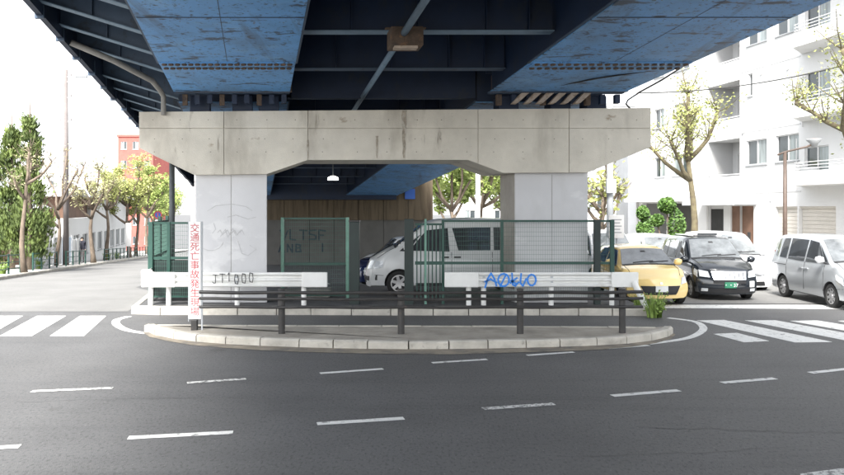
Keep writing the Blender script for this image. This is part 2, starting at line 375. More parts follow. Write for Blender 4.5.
front = [gpt(*p) for p in [(146, 331), (158, 336), (196, 342), (260, 346), (340, 348.5), (422, 349.5), (500, 348.5), (560, 347), (620, 344.5), (652, 341), (668, 337), (673, 333.5)]]
fk = spline(front, .62)
back = [Vector((p.x, p.y, 0)) for p in (gpt(146, 324.5, .14), gpt(260, 325, .14), gpt(422, 325.5, .14), gpt(560, 326, .14), gpt(655, 327, .14))]
mb = MB(); poly = [p + Vector((0, .14, 0)) for p in fk] + list(reversed(back))
n = len(poly)
mb.add([(p.x, p.y, .135) for p in poly] + [(p.x, p.y, -.02) for p in poly], [tuple(range(n))] + [(i, (i+1) % n, n + (i+1) % n, n + i) for i in range(n)])
island = tag(mb.build('traffic_island', M['island_top']), kind='structure')
kerb_stones(fk, .16, .145, island)
bk = spline([back[-1], back[3], back[2], back[1], back[0]], .8)
kerb_stones(bk, .12, .146, island)
gut = [p + Vector((0, -.10, 0)) for p in fk]
mb = MB(); V = []
for i, p in enumerate(fk):
    wv = .18 + .30 * math.sin(math.pi * i / (len(fk) - 1)) + R.uniform(-.03, .03)
    V += [(p.x, p.y + .02, .006), (p.x, p.y - wv, .006)]
tag(mb.add(V, [(2*i, 2*i+1, 2*i+3, 2*i+2) for i in range(len(fk) - 1)]).build('gutter', M['dirt']), kind='structure')

# raised ground round the pier, under the overpass, with its kerb
pk = [gpt(131, 314), gpt(160, 315), gpt(300, 315), gpt(422, 315.4), gpt(560, 315.4), gpt(648, 316)]
pl = spline(pk, .75)
mb = MB()
left = pk[0]; right = pk[-1]
rows = [(p.x, p.y) for p in pl]
outline = [(p.x, p.y + .1) for p in pl]
for y in (24.0,): outline.append((right.x - .25, y))
outline.append((left.x - 1.0, 24.0))
n = len(outline)
mb.add([(x, y, .185) for x, y in outline] + [(x, y, -.05) for x, y in outline], [tuple(range(n))] + [(i, (i+1) % n, n + (i+1) % n, n + i) for i in range(n)])
pier_ground = tag(mb.build('pier_pavement', M['asphalt_old']), kind='structure')
kerb_stones(pl, .18, .195, pier_ground)
side = [Vector((left.x + .0 + D * (y - left.y), y, 0)) for y in (18.55, 19.4, 20.3, 21.2, 22.1, 23, 24)]
kerb_stones(side, .16, .195, pier_ground, side=-1)
# lot under the next span: painted bay lines
for x in (-5.2, -2.6, 0, 2.6):
    y0, y1 = 24.5, 29
    MB().add([(x - .05, y0, gz(y0) + .006), (x + .05, y0, gz(y0) + .006), (x + .05 - 1, y1, gz(y1) + .03), (x - .05 - 1, y1, gz(y1) + .03)], [(0, 1, 2, 3)]).build('bay_line', M['paint_worn'], road)

# footway and kerb on the far side of the left road
def LR(u, y): return Vector((-16.8 + u + D * (y - 31), y, gz(y)))
mb = MB(); V = []
yy = [21, 23, 26, 30, 36, 44, 54, 70, 90, 130]
for y in yy:
    a, b = LR(-.1, y), LR(-5.4, y); V += [(a.x, y, a.z + .13), (b.x, y, b.z + .13)]
sw = tag(mb.add(V, [(2*i, 2*i+1, 2*i+3, 2*i+2) for i in range(len(yy) - 1)]).build('footway', M['sidewalk']), kind='structure')
# paler sheets on both side roads: brightness outside the deck's shadow, painted in
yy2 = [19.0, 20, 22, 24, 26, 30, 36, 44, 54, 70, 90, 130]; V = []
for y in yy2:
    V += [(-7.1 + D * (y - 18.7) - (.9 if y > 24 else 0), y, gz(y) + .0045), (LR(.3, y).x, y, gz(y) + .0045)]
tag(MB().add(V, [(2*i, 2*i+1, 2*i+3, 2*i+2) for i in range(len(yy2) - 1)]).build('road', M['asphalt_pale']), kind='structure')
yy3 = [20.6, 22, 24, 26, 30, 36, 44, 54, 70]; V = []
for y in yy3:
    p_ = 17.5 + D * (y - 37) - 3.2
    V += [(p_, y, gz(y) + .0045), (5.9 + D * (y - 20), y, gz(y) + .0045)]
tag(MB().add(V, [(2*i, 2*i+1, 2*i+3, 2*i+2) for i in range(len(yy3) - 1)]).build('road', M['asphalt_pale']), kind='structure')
kp = [LR(0, y) * 1 for y in [22 + .9 * i for i in range(70)]]
kerb_stones([Vector((p.x, p.y, 0)) for p in kp], .18, .14, sw, side=1, follow=True)
# footway on the right side
BN = math.hypot(D, 1); DN = (D / BN, 1 / BN); NN = (-DN[1], DN[0])
def FA(s, w, z): return Vector((17.5 + DN[0]*s + NN[0]*w, 37 + DN[1]*s + NN[1]*w, z))
mb = MB(); V = []
for s in (-14, -10, -6, -2, 4, 10, 20, 40):
    for w in (-.2, 3.2):
        p = FA(s, w, 0); V.append((p.x, p.y, gz(p.y) + .13))
swr = tag(mb.add(V, [(2*i, 2*i+1, 2*i+3, 2*i+2) for i in range(7)]).build('footway', M['sidewalk']), kind='structure')
kerb_stones([Vector((FA(s, 3.38, 0).x, FA(s, 3.38, 0).y, 0)) for s in [-14 + 1.0 * i for i in range(40)]], .18, .14, swr, side=-1, follow=True)

# ------------------------------------------------------------------ concrete pier
PY = 19.1
def cap_pt(px, py): p = at(px, py, PY); return p.x, p.z
top = [cap_pt(139, 112), cap_pt(651, 108)]
low = [cap_pt(*p) for p in [(139, 148), (195, 175), (267, 174), (308, 160), (468, 160), (503, 173), (588, 172.5), (651, 147)]]
def ztop(x): (a, za), (b, zb) = top; return za + (zb - za) * (x - a) / (b - a)
def zlow(x):
    for (a, za), (b, zb) in zip(low, low[1:]):
        if a <= x <= b + 1e-9: return za + (zb - za) * (x - a) / (b - a)
    return low[-1][1]
pier = tag(empty('concrete_pier', (-.66, 20, .18)), 'weathered concrete pier with wide hammerhead beam on two pale columns', 'pier')
x0, x1 = low[0][0], low[-1][0]
prof = [(x0, ztop(x0)), (x1, ztop(x1))] + list(reversed(low))
CT = 1.75
mb = MB(); mb.prism(prof, lambda x, z: (x, PY + .02, z), lambda x, z: (x + D * CT, PY + CT, z))
cap = mb.build('pier_cap', M['concrete'], pier)
joints = [x0] + [cap_pt(p, 0)[0] for p in (224, 308, 404, 478, 569)] + [x1]
zj = at(0, 128.5, PY).z
for a, b in zip(joints, joints[1:]):
    for lo_, hi_ in ((None, zj), (zj, None)):
        g = .006
        xs = [a + g] + [p[0] for p in low if a + g < p[0] < b - g] + [b - g]
        zl = lambda x: max(zlow(x), lo_ + g) if lo_ else zlow(x)
        zh = lambda x: (hi_ - g) if hi_ else ztop(x)
        bot = [(x, zl(x)) for x in xs]; tp = [(x, zh(x)) for x in reversed(xs)]
        o_ = R.uniform(-.004, .004)
        MB().prism(bot + tp, lambda x, z: (x, PY - .012 + o_, z), lambda x, z: (x, PY + .03, z)).build('face_panel', M['concrete'], cap, bevel=.006)
tz = [at(0, r, PY).z for r in (120, 139, 152)]
for a, b in zip(joints, joints[1:]):
    for k in range(3):
        for z in tz:
            x = a + (b - a) * (k + .5) / 3 + R.uniform(-.04, .04)
            if zlow(x) + .08 < z < ztop(x) - .05:
                MB().tube([(x, PY - .0175, z), (x, PY - .006, z)], .012, 10).build('tie_hole', M['joint'], cap)
for px, w_, r0, r1, seed in ((404, .12, 110.5, 158, 1), (377, .06, 136, 158, 2), (308, .05, 140, 158, 4)):
    rr = random.Random(seed); x = cap_pt(px, 0)[0]; za, zb2 = at(0, r0, PY).z, at(0, r1, PY).z; V = []; n_ = 10
    for i in range(n_ + 1):                   # ragged drip stain with its own outline
        z = za + (zb2 - za) * i / n_; e = w_ / 2 * (1 - .55 * i / n_) 
        V += [(x - e * rr.uniform(.6, 1.3), PY - .0185, z), (x + e * rr.uniform(.6, 1.3), PY - .0185, z)]
    MB().add(V, [(2*i, 2*i+1, 2*i+3, 2*i+2) for i in range(n_)]).build('drip_stain', M['stain'], cap)
# chipped plinth and paint on the columns
CY = 19.3
def col_x(px): return (px - 422) / FPX * CY
def column(pl_, pr_, zt):
    a, b = col_x(pl_), col_x(pr_); t = 1.15
    mb_ = MB(); mb_.prism([(a, .18), (b, .18), (b, zt), (a, zt)], lambda x, z: (x, CY, z), lambda x, z: (x + D * t, CY + t, z))
    o = mb_.build('column', M['column'], pier, bevel=.02)
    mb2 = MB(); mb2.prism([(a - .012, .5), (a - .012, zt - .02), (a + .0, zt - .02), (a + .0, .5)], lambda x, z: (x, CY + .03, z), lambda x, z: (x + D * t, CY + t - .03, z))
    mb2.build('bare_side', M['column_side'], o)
    return o
zc = at(0, 174, PY).z
colL = column(195.5, 267, zc + .1); colR = column(515, 588, zc + .1)
# seams of the paint sheets on the column faces
for c, px in ((colL, 231), (colR, 552)):
    x = col_x(px); MB().box((x - .004, CY - .004, .2), (x + .004, CY + .01, zc)).build('seam', M['joint'], c)
def onL(a, b, o): return (col_x(195.5) + a, CY - o, .2 + b)
cl = []
import math as _m
cl.append([(.38 + .32 * _m.cos(t), 1.55 + .28 * _m.sin(t)) for t in [2.4 + .3 * k for k in range(13)]])
cl.append([(.55 + .06 * k, 1.72 + .07 * _m.sin(k * 2.1)) for k in range(12)])
cl.append([(.62, 1.62), (.74, 1.80), (.80, 1.60), (.92, 1.82), (1.0, 1.64), (1.12, 1.78)])
cl.append([(.3, 2.25), (.5, 2.38), (.9, 2.42), (1.25, 2.36), (1.4, 2.26)])
cl.append([(.8, 2.1), (1.0, 2.15), (1.3, 2.05), (1.5, 2.1)])
cl.append([(1.05, 1.5), (1.15, 1.2), (1.3, 1.15), (1.5, 1.3), (1.35, 1.4)])
cl.append([(.45, 1.95), (.5, 1.8), (.42, 1.7)])
for ln in cl: strokes([ln], .018, onL, .004).build('spray_line', M['spray_grey'], colL)

# ------------------------------------------------------------------ the blue steel overpass
BY = 19.3
def B(u, y, dz): return (u + D * (y - BY), y, 5.27 - .063 * (y - BY) + dz)
bridge = tag(empty('steel_overpass', (0, 19.3, 5.2)), 'blue steel overpass with twin box girders crossing over the junction', 'bridge')
GL, GR_ = (-6.09, -3.29), (1.53, 4.8)
for gi, (ua, ub) in enumerate((GL, GR_)):
    for (ya, yb, dl) in ((-16, 16.1, 0), (16.1, 18.75, .015), (20.0, 50.2, 0)):
        mb = MB(B)
        k = max(1, int((yb - ya) / 4))
        for i in range(k):
            p, q = ya + (yb - ya) * i / k, ya + (yb - ya) * (i + 1) / k
            mb.box((ua + .03, p, dl + .025), (ub - .03, q, 1.5))
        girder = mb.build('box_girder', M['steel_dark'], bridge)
        MB(B).box((ua, ya, dl), (ub, yb, dl + .024)).build('bottom_flange', M['steel'], girder)
        if yb == 16.1:
            # splice plate with two rows of bolts, flange lips
            mb = MB(B); mb.box((ua + .03, 15.86, -.022), (ub - .03, 16.34, -.002)); spl = mb.build('splice_plate', M['steel'], girder)
            nb = 20
            for row_ in (15.94, 16.26):
                for i in range(nb):
                    u = ua + .12 + (ub - ua - .24) * i / (nb - 1)
                    MB(B).add([p for a in range(6) for p in [(u + (.055) * math.cos(a * 1.047), row_ + (.055) * math.sin(a * 1.047), -.05)]] + [p for a in range(6) for p in [(u + (.055) * math.cos(a * 1.047), row_ + (.055) * math.sin(a * 1.047), -.02)]],
                              [tuple(range(6))] + [(j, (j+1) % 6, 6 + (j+1) % 6, 6 + j) for j in range(6)]).build('bolt', M['rust'], spl)
            for f_ in (.5,): MB(B).box((ua + (ub - ua) * f_, -15.9, -.004), (ua + (ub - ua) * f_ + .012, 15.8, .003)).build('weld_seam', M['steel_bracket'], girder)
            for y in (12.9, 9.4, 6.0): MB(B).box((ua + .02, y, -.006), (ub - .02, y + .03, .004)).build('weld_seam', M['steel_dark'], girder)
        if yb != 18.75:
            for e in (ua, ub):
                MB(B).box((e - .045, ya + .02, .02), (e + .045, yb - .02, .045)).build('flange_lip', M['steel_bracket'], girder)
# slab
for ya, yb in ((-16, 19.25), (19.35, 50.2)):
    mb = MB(B); k = 8
    for i in range(k):
        p, q = ya + (yb - ya) * i / k, ya + (yb - ya) * (i + 1) / k
        mb.box((-8.0, p, 1.5), (5.9, q, 1.75))
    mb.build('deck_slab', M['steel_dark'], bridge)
# left edge: fascia plates, each a little out of line, with a parapet over them
y = -15.5; k = 0
while y < 49:
    o_ = R.uniform(-.025, .025); l = 1.46
    MB(B).box((-8.16 + o_, y, .5 + o_ * .6), (-8.04 + o_, y + l, 1.7)).build('fascia_plate', M['steel_dark'], bridge)
    if 8 < y < 30: MB(B).box((-8.19 + o_, y + l - .05, .45), (-8.02 + o_, y + l + .02, .8)).build('fascia_joint', M['steel_bracket'], bridge)
    MB(B).box((5.86, y, .95), (5.98, y + l, 1.7)).build('fascia_plate', M['steel_dark'], bridge)
    y += 1.5
for u0 in (-8.1, 5.8):
    MB(B).box((u0, -15.5, 1.75), (u0 + .2, 50, 2.6)).build('parapet', M['white_wall2'], bridge)
# cantilever brackets on the left, with pale lower flanges
for i in range(26):
    y = -4.6 + 1.45 * i
    if 18.4 < y < 20: continue
    MB(B).add([(-8.04, y, .72), (-6.1, y, .12), (-6.1, y, 1.5), (-8.04, y, 1.5), (-8.04, y + .02, .72), (-6.1, y + .02, .12), (-6.1, y + .02, 1.5), (-8.04, y + .02, 1.5)],
              [(0, 1, 2, 3), (7, 6, 5, 4), (0, 4, 5, 1), (2, 6, 7, 3), (1, 5, 6, 2), (0, 3, 7, 4)]).build('bracket_web', M['steel_bracket'], bridge)
    MB(B).add([(-8.04, y - .09, .70), (-6.1, y - .09, .10), (-6.1, y + .11, .10), (-8.04, y + .11, .70), (-8.04, y - .09, .719), (-6.1, y - .09, .119), (-6.1, y + .11, .119), (-8.04, y + .11, .719)],
              [(0, 1, 2, 3), (7, 6, 5, 4), (0, 4, 5, 1), (1, 5, 6, 2), (2, 6, 7, 3), (3, 7, 4, 0)]).build('bracket_flange', M['flange'], bridge)
    MB(B).box((-7.1, y - .05, .45), (-7.08, y - .002, 1.5)).build('stiffener', M['steel_bracket'], bridge)
# stringer plates under the left cantilever
MB(B).box((-7.2, -15, 1.1), (-7.05, 19, 1.5)).build('stringer', M['steel_dark'], bridge)
# cross beams between the girders
for y in (-3, 0, 3, 6, 9, 12, 14.8, 17.7, 20.9, 24, 27.2, 30.4, 33.6, 37, 41, 45):
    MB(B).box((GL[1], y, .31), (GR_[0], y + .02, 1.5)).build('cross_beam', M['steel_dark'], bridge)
    MB(B).box((GL[1], y - .11, .29), (GR_[0], y + .13, .311)).build('beam_flange', M['flange'] if y == 14.8 else M['steel_bracket'], bridge)  # one flange paler, the rest darker: dimness of the recess put into colour
    for u in (-2.3, -1.05, .25, 1.05):
        MB(B).box((u, y - .10, .312), (u + .02, y - .001, 1.5)).build('stiffener', M['steel_dark'], bridge)
# dark centre stringer and drain pipe with its lamp box
MB(B).tube([(-1.38, -14, .14), (-1.38, 14.3, .14)], .065, 10).build('drain_pipe', M['flange'], bridge, smooth=True)
MB(B).tube([(-1.38, 14.9, .14), (-1.38, 24, .14)], .06, 10).build('drain_pipe', M['flange'], bridge, smooth=True)
bx = MB(B).box((-1.62, 14.30, -.08), (-1.02, 14.75, .27)).build('junction_box', M['rust'], bridge, bevel=.02)
MB(B).box((-1.55, 14.33, -.125), (-1.12, 14.5, -.081)).build('box_lid', M['plate_tan'], bx)
MB(B).cbox((-1.32, 14.5, .28), (.75, .1, .02)).build('hanger', M['rust'], bx)
# gutter pipe: leans in under the left cantilever and drops past the pier
MB(B).tube([(-8.0, 16.4, .55), (-7.2, 16.9, .3), (-6.45, 17.6, .02), (-6.38, 18.6, -.0), (-6.36, 19.0, -.05), (-6.36, 19.0, -.5)], .065, 10).build('gutter_pipe', M['pipe_grey'], bridge, smooth=True)
# girder ends: rusty end frames, bearings, slanted tan plates standing in for bounced light
for gi, (ua, ub) in enumerate((GL, GR_)):
    MB(B).box((ua + .05, 18.76, .02), (ub + .05, 18.86, .42)).build('end_plate', M['rust'], bridge)
    MB(B).box((ua - .1, 18.78, .46), (ub + .1, 18.83, 1.5)).build('end_diaphragm', M['steel_dark'], bridge)
    MB(B).box((ua, 18.84, .0), (ub, 18.98, .05)).build('end_flange', M['steel_bracket'], bridge)
    for j in range(9):
        u = ua + .2 + (ub - ua - .4) * j / 8
        MB(B).box((u, 18.90, -.27 + .02 * (j % 3)), (u + .12, 19.02, -.02)).build('bearing_stiffener', M['rust'] if j % 3 == 0 else M['steel_dark'], bridge)
    for u in (ua + .35, (ua + ub) / 2, ub - .75):
        MB(B).box((u, 19.25, -.42), (u + .5, 19.7, 0.02)).build('bearing', M['steel_dark'], bridge, bevel=.02)
for j in range(6):
    u = 2.05 + .30 * j
    MB(B).add([(u, 18.70, -.26), (u + .13, 18.70, -.26), (u + .42, 18.78, -.01), (u + .24, 18.78, -.01), (u, 18.90, -.26), (u + .13, 18.90, -.26), (u + .42, 18.95, -.01), (u + .24, 18.95, -.01)],
              [(0, 1, 2, 3), (7, 6, 5, 4), (0, 4, 5, 1), (1, 5, 6, 2), (2, 6, 7, 3), (3, 7, 4, 0)]).build('bounced_light_plate', M['plate_tan'], bridge)
MB(B).box((-3.2, 19.95, .1), (1.5, 20.0, 1.5)).build('end_diaphragm', M['steel_dark'], bridge)
MB(B).box((-8.0, 49.3, -.28), (4.7, 49.6, 1.5)).build('end_diaphragm', M['steel_dark'], bridge)
# downpipe beside the left column
p = at(172, 150, 20.6)
tag(MB().tube([(p.x, 20.6, .1), (p.x, 20.6, 4.9)], .075, 10).build('downpipe', M['pipe_dark'], smooth=True), 'dark drain downpipe standing beside the left pier column', 'pipe')
# slack cables
a = Vector(B(4.9, 16.2, -.02)); b = Vector(B(3.6, 18.6, -.03))
tag(MB().tube([at(662, 69, 16.6), at(600, 78, 17.2), at(545, 88, 18.5)], .018, 6).build('cable', M['cable']), 'thin black cable strung under the right girder', 'cable')
tag(MB().tube([at(690, 62, 18.6), at(662, 80, 18.7), at(640, 92, 18.8), at(628, 100, 18.9), at(626, 104, 19.0), at(630, 108.6, 19.15)], .022, 6, ).build('cable', M['cable'], smooth=True), 'black cable looping down onto the right end of the pier', 'cable')
# overhead line on the right
w0, w1 = at(640, 93, 30), at(900, 50, 26)
pts = [w0.lerp(w1, t / 14) - Vector((0, 0, .35 * 4 * (t / 14) * (1 - t / 14))) for t in range(15)]
tag(MB().tube(pts, .022, 6).build('overhead_wire', M['cable']), 'thin overhead wire sagging across the white apartment block', 'wire')

# ------------------------------------------------------------------ abutment at the far end of the span
AY = 50.0
ab = tag(empty('bridge_abutment', (-5, AY, gz(AY))), 'stained concrete abutment wall with graffiti at the far end under the overpass', 'abutment')
def AB(px, py): p = at(px, py, AY); return p.x, p.z
xr = AB(433, 0)[0]
for i in range(9):
    xa = -13.6 + (xr + 13.6) * i / 9; xb = -13.6 + (xr + 13.6) * (i + 1) / 9
    MB().box((xa + .015, AY, AB(0, 220)[1]), (xb - .015, AY + 1, 4.6)).build('top_panel', M['tan_wall'], ab)
    MB().box((xa + .012, AY + .15, -2), (xb - .012, AY + 1, AB(0, 220)[1])).build('wall_panel', M['grey_wall'], ab)
MB().box((-13.6, AY + .3, -2), (xr - .02, AY + 1.1, 4.5)).build('core', M['grey_wall'], ab)
def onA(a, b, o): return (a, AY + .15 - o, b)
gx = AB(280, 0)[0]; gzz = AB(0, 240)[1]
LET = {'V': [[(0, 1), (.4, 0), (.8, 1)]], 'L': [[(0, 1), (0, 0), (.6, 0)]], 'T': [[(0, 1), (.8, 1)], [(.4, 1), (.4, 0)]], 'S': [[(.7, 1), (0, .9), (0, .55), (.7, .45), (.7, .05), (0, 0)]], 'F': [[(0, 0), (0, 1), (.7, 1)], [(0, .5), (.5, .5)]],
       'A': [[(0, 0), (.35, 1), (.7, 0)], [(.15, .4), (.55, .4)]], 'N': [[(0, 0), (0, 1), (.6, 0), (.6, 1)]], 'B': [[(0, 0), (0, 1), (.55, .9), (.5, .55), (0, .5)], [(.5, .5), (.6, .1), (0, 0)]], 'O': [[(.1, 0), (0, .5), (.15, 1), (.5, 1), (.65, .5), (.5, 0), (.1, 0)]],
       'I': [[(.2, 0), (.2, 1)]], 'J': [[(.1, 1), (.7, 1)], [(.45, 1), (.45, .1), (.2, 0), (0, .2)]], '1': [[(.1, .8), (.3, 1), (.3, 0)]], '0': [[(.1, 0), (0, .5), (.1, 1), (.5, 1), (.6, .5), (.5, 0), (.1, 0)]], 'R': [[(0, 0), (0, 1), (.6, .85), (.5, .5), (0, .5), (.7, 0)]], 'U': [[(0, 1), (.05, .2), (.3, 0), (.6, .2), (.65, 1)]]}
def word(txt, x, z, h, step):
    out = []
    for i, c in enumerate(txt):
        for ln in LET[c]: out.append([(x + step * i + a * step * .95, z + b * h + .06 * h * math.sin(3 * i + 7 * a)) for a, b in ln])
    return out
for i, c in enumerate('VLTSF'): strokes(word(c, gx + .62 * i, AB(0, 240)[1] + .04 * (i % 2), .62, .62), .10, onA, .006).build('painted_letter', M['spray_navy'], ab)
for c, q in (('A', -.1), ('N', .45), ('B', 1.0), ('I', 2.6)): strokes(word(c, gx + q, AB(0, 252)[1], .5, .55), .10, onA, .006).build('painted_letter', M['spray_navy'], ab)
q0, q1 = AB(405, 199), AB(415, 189)
MB().box((q0[0], AY - .12, q0[1]), (q1[0], AY + .0, q1[1])).build('blue_box', M['blue_sign'], ab)
# hanging lamp under the far span
lp = at(333, 178, 31)
lamp = tag(empty('hanging_lamp', lp), 'small white pendant lamp hanging under the far span', 'lamp')
MB().tube([lp + Vector((0, 0, -.08)), lp + Vector((0, 0, .02)), lp + Vector((0, 0, .08))], [.22, .2, .07], 14).build('shade', M['lamp_shade'], lamp, smooth=True)
MB().tube([lp + Vector((0, 0, .08)), lp + Vector((0, 0, .9))], .02, 6).build('stem', M['pipe_dark'], lamp)

# ------------------------------------------------------------------ white W-beam guardrails
WPROF = [(0, 0), (-.025, .02), (-.03, .05), (.045, .105), (.045, .13), (-.03, .155), (-.03, .195), (.045, .22), (.045, .245), (-.03, .30), (-.025, .33), (0, .35)]
def wbeam(a, b, z0, out):                    # a, b: ends on the ground plan; out: unit vector to the road
    mb_ = MB(); n = len(WPROF); V = []
    for p in (a, b):
        for d, z in WPROF: V.append((p[0] - out[0]*d, p[1] - out[1]*d, z0 + z))
    for p in (a, b):
        for d, z in WPROF: V.append((p[0] - out[0]*(d + .008), p[1] - out[1]*(d + .008), z0 + z))
    F = []
    for i in range(n - 1):
        F.append((i, i+1, n+i+1, n+i)); F.append((2*n+i, 3*n+i, 3*n+i+1, 2*n+i+1))
        F.append((i, 2*n+i, 2*n+i+1, i+1)); F.append((n+i, n+i+1, 3*n+i+1, 3*n+i))
    F += [(0, n, 3*n, 2*n), (n-1, 3*n-1, 4*n-1, 2*n-1)]
    mb_.add(V, F); return mb_
GY = 18.66
def gx_(px, Y=GY): return (px - 422) / FPX * Y
def gzr(py, Y=GY): return CAMH + (HOR - py) / FPX * Y
zt_ = gzr(272.3); zb_ = zt_ - .35
def guardrail(label, xa, xb, ends, posts, seams):
    t = tag(empty('guardrail', ((xa + xb) / 2, GY, .19)), label, 'guardrail', 'white guardrails in front of the pier')
    cuts = [xa] + seams + [xb]
    for i in range(len(cuts) - 1):
        wbeam((cuts[i] - (.06 if i else 0), GY - .006 * (i % 2)), (cuts[i+1], GY - .006 * (i % 2)), zb_, (0, -1)).build('beam', M['white_metal'], t)
    for (e0, e1) in ends:
        MB().box((e0, GY - .055, zb_ - .005), (e1, GY + .03, zt_ + .005)).build('end_sleeve', M['white_metal'], t, bevel=.02)
    for x in posts:
        po = MB().tube([(x, GY + .13, .15), (x, GY + .13, zt_ - .04)], .062, 12).build('post', M['white_metal'], t, ang=40)
        MB().box((x - .03, GY + .02, zb_ + .1), (x + .03, GY + .09, zt_ - .1)).build('bracket', M['galv'], po)
    return t
gl = guardrail('white guardrail with black scribble before the left column', gx_(152), gx_(327), [(gx_(151), gx_(175.5)), (gx_(302), gx_(327.5))], [gx_(167), gx_(236), gx_(303)], [gx_(176), gx_(222)])
gr = guardrail('white guardrail tagged in blue before the right column', gx_(445), gx_(637), [(gx_(444.5), gx_(478.5)), (gx_(611), gx_(638))], [gx_(469), gx_(484), gx_(552), gx_(613)], [gx_(480), gx_(548)])
def onG(a, b, o): return (a, GY - .036 - o, b)
for i, c in enumerate('JT1000'): strokes(word(c, gx_(213) + .175 * i, gzr(283.5) + .02 * (i % 3), .21, .165), .018, onG, .012).build('scribbled_letter', M['spray_black'], gl)
bl = []
bx0 = gx_(485); u_ = .30
bl += [[(bx0, zb_ - .01), (bx0 + .06, zb_ + .2), (bx0 + .14, zt_ - .02), (bx0 + .22, zb_ + .2), (bx0 + .27, zb_ + .03)], [(bx0 + .0, zb_ + .13), (bx0 + .13, zb_ + .19), (bx0 + .27, zb_ + .11)]]
bl += [[(bx0 + .34 + .12 * math.cos(t) * 1.1 + .1, zb_ + .17 + .15 * math.sin(t)) for t in [.5 * k for k in range(14)]], [(bx0 + .36, zb_ + .02), (bx0 + .5, zb_ + .3)]]
bl += [[(bx0 + .64, zt_ - .02), (bx0 + .66, zb_ + .06), (bx0 + .72, zb_ + .03), (bx0 + .80, zb_ + .12)], [(bx0 + .60, zb_ + .1), (bx0 + .76, zb_ + .22)], [(bx0 + .62, zb_ + .16), (bx0 + .74, zb_ + .08)]]
bl += [[(bx0 + .86, zt_ - .03), (bx0 + .84, zb_ + .1), (bx0 + .9, zb_ + .03), (bx0 + .98, zb_ + .2)]]
bl += [[(bx0 + 1.02 + .09 + .1 * math.cos(t), zb_ + .17 + .13 * math.sin(t)) for t in [.55 * k for k in range(13)]]]
for ln in bl: strokes([ln], .042, onG, .012).build('blue_stroke', M['spray_blue'], gr)
# slanted end stay of the right guardrail
MB().tube([(gx_(633), GY - .05, zb_ + .12), (gx_(643), GY - .35, .16)], .075, 10).build('end_stay', M['white_metal'], gr, ang=40)
# the rail that turns the corner to the left road
tl = tag(empty('guardrail', (gx_(143), 18.8, .19)), 'short white guardrail end turning the corner into the left road', 'guardrail', 'white guardrails in front of the pier')
c0 = Vector((gx_(146), 18.72)); c1 = c0 + Vector((D, 1)) * 2.4
wbeam(c0, c1, zb_ + .04, (-1, D)).build('beam', M['white_metal'], tl)
MB().cbox((c0.x, c0.y, zb_ + .2), (.26, .10, .42), .5).build('end_sleeve', M['white_metal'], tl, bevel=.03)
for q in (c0 + Vector((.06, .1)), c1 - Vector((-.1, .1))):
    MB().tube([(q.x, q.y, .1), (q.x, q.y, zb_ + .36)], .062, 12).build('post', M['white_metal'], tl, ang=40)

# ------------------------------------------------------------------ black three-rail barrier on the island
bar = tag(empty('rail_barrier', (-.3, 14.85, .14)), 'low black three-rail barrier along the front of the traffic island', 'barrier')
BYs = lambda x: 14.78 + .007 * (x + .3) ** 2
bp = [gpt(x, y, .14) for x, y in ((283, 332), (401, 334), (520, 333), (619, 330.5))]
for p_ in bp:
    x, y = p_.x, BYs(p_.x)
    po = MB().tube([(x, y, .1), (x, y, .97)], .065, 14).build('post', M['black_metal'], bar, ang=40)
    MB().tube([(x, y, .97), (x, y, .985), (x, y, .995)], [.072, .072, .03], 14).build('post_cap', M['black_metal'], po, ang=40)
xL, xR = gpt(200, 333, .14).x, gpt(641, 332, .14).x
for z, r in ((.92, .033), (.80, .028), (.645, .028)):
    pts = []
    for i in range(25):
        x = xL + (xR - xL) * i / 24
        sag = .012 * math.sin(i * 1.3 + z * 9)
        pts.append((x, BYs(x) - .09, z + sag * .5))
    MB().tube(pts, r, 8).build('rail', M['black_metal'], bar, ang=40)

# ------------------------------------------------------------------ upright warning sign
sp = gpt(195, 326, .14); SY = 15.25
sx = (195 - 422) / FPX * SY
sg = tag(empty('warning_sign', (sx, SY, .14)), 'tall narrow white warning board with red vertical Japanese lettering', 'sign')
zs0, zs1 = CAMH + (HOR - 319) / FPX * SY, CAMH + (HOR - 221.5) / FPX * SY
MB().box((sx - .118, SY - .016, zs0), (sx + .118, SY + .016, zs1)).build('board', M['sign_white'], sg, bevel=.006)
MB().tube([(sx + .135, SY + .01, .1), (sx + .135, SY + .01, zs1)], .017, 8).build('stake', M['galv'], sg)
MB().tube([(sx - .128, SY + .01, zs0 - .05), (sx - .128, SY + .01, zs1 + .01)], .010, 8).build('stake', M['galv'], sg)
MB().box((sx - .07, SY - .05, .12), (sx + .05, SY + .05, zs0 - .01)).build('foot', M['black_metal'], sg, bevel=.01)
txt = '交通死亡事故発生現場'
st = (zs1 - zs0 - .10) / len(txt)
for i, ch in enumerate(txt):
    text_obj('character', ch, .185, M['sign_red'], (sx, SY - .0175, zs1 - .05 - st * (i + .5)), (math.pi / 2, 0, 0), sg, 1.02, .98)

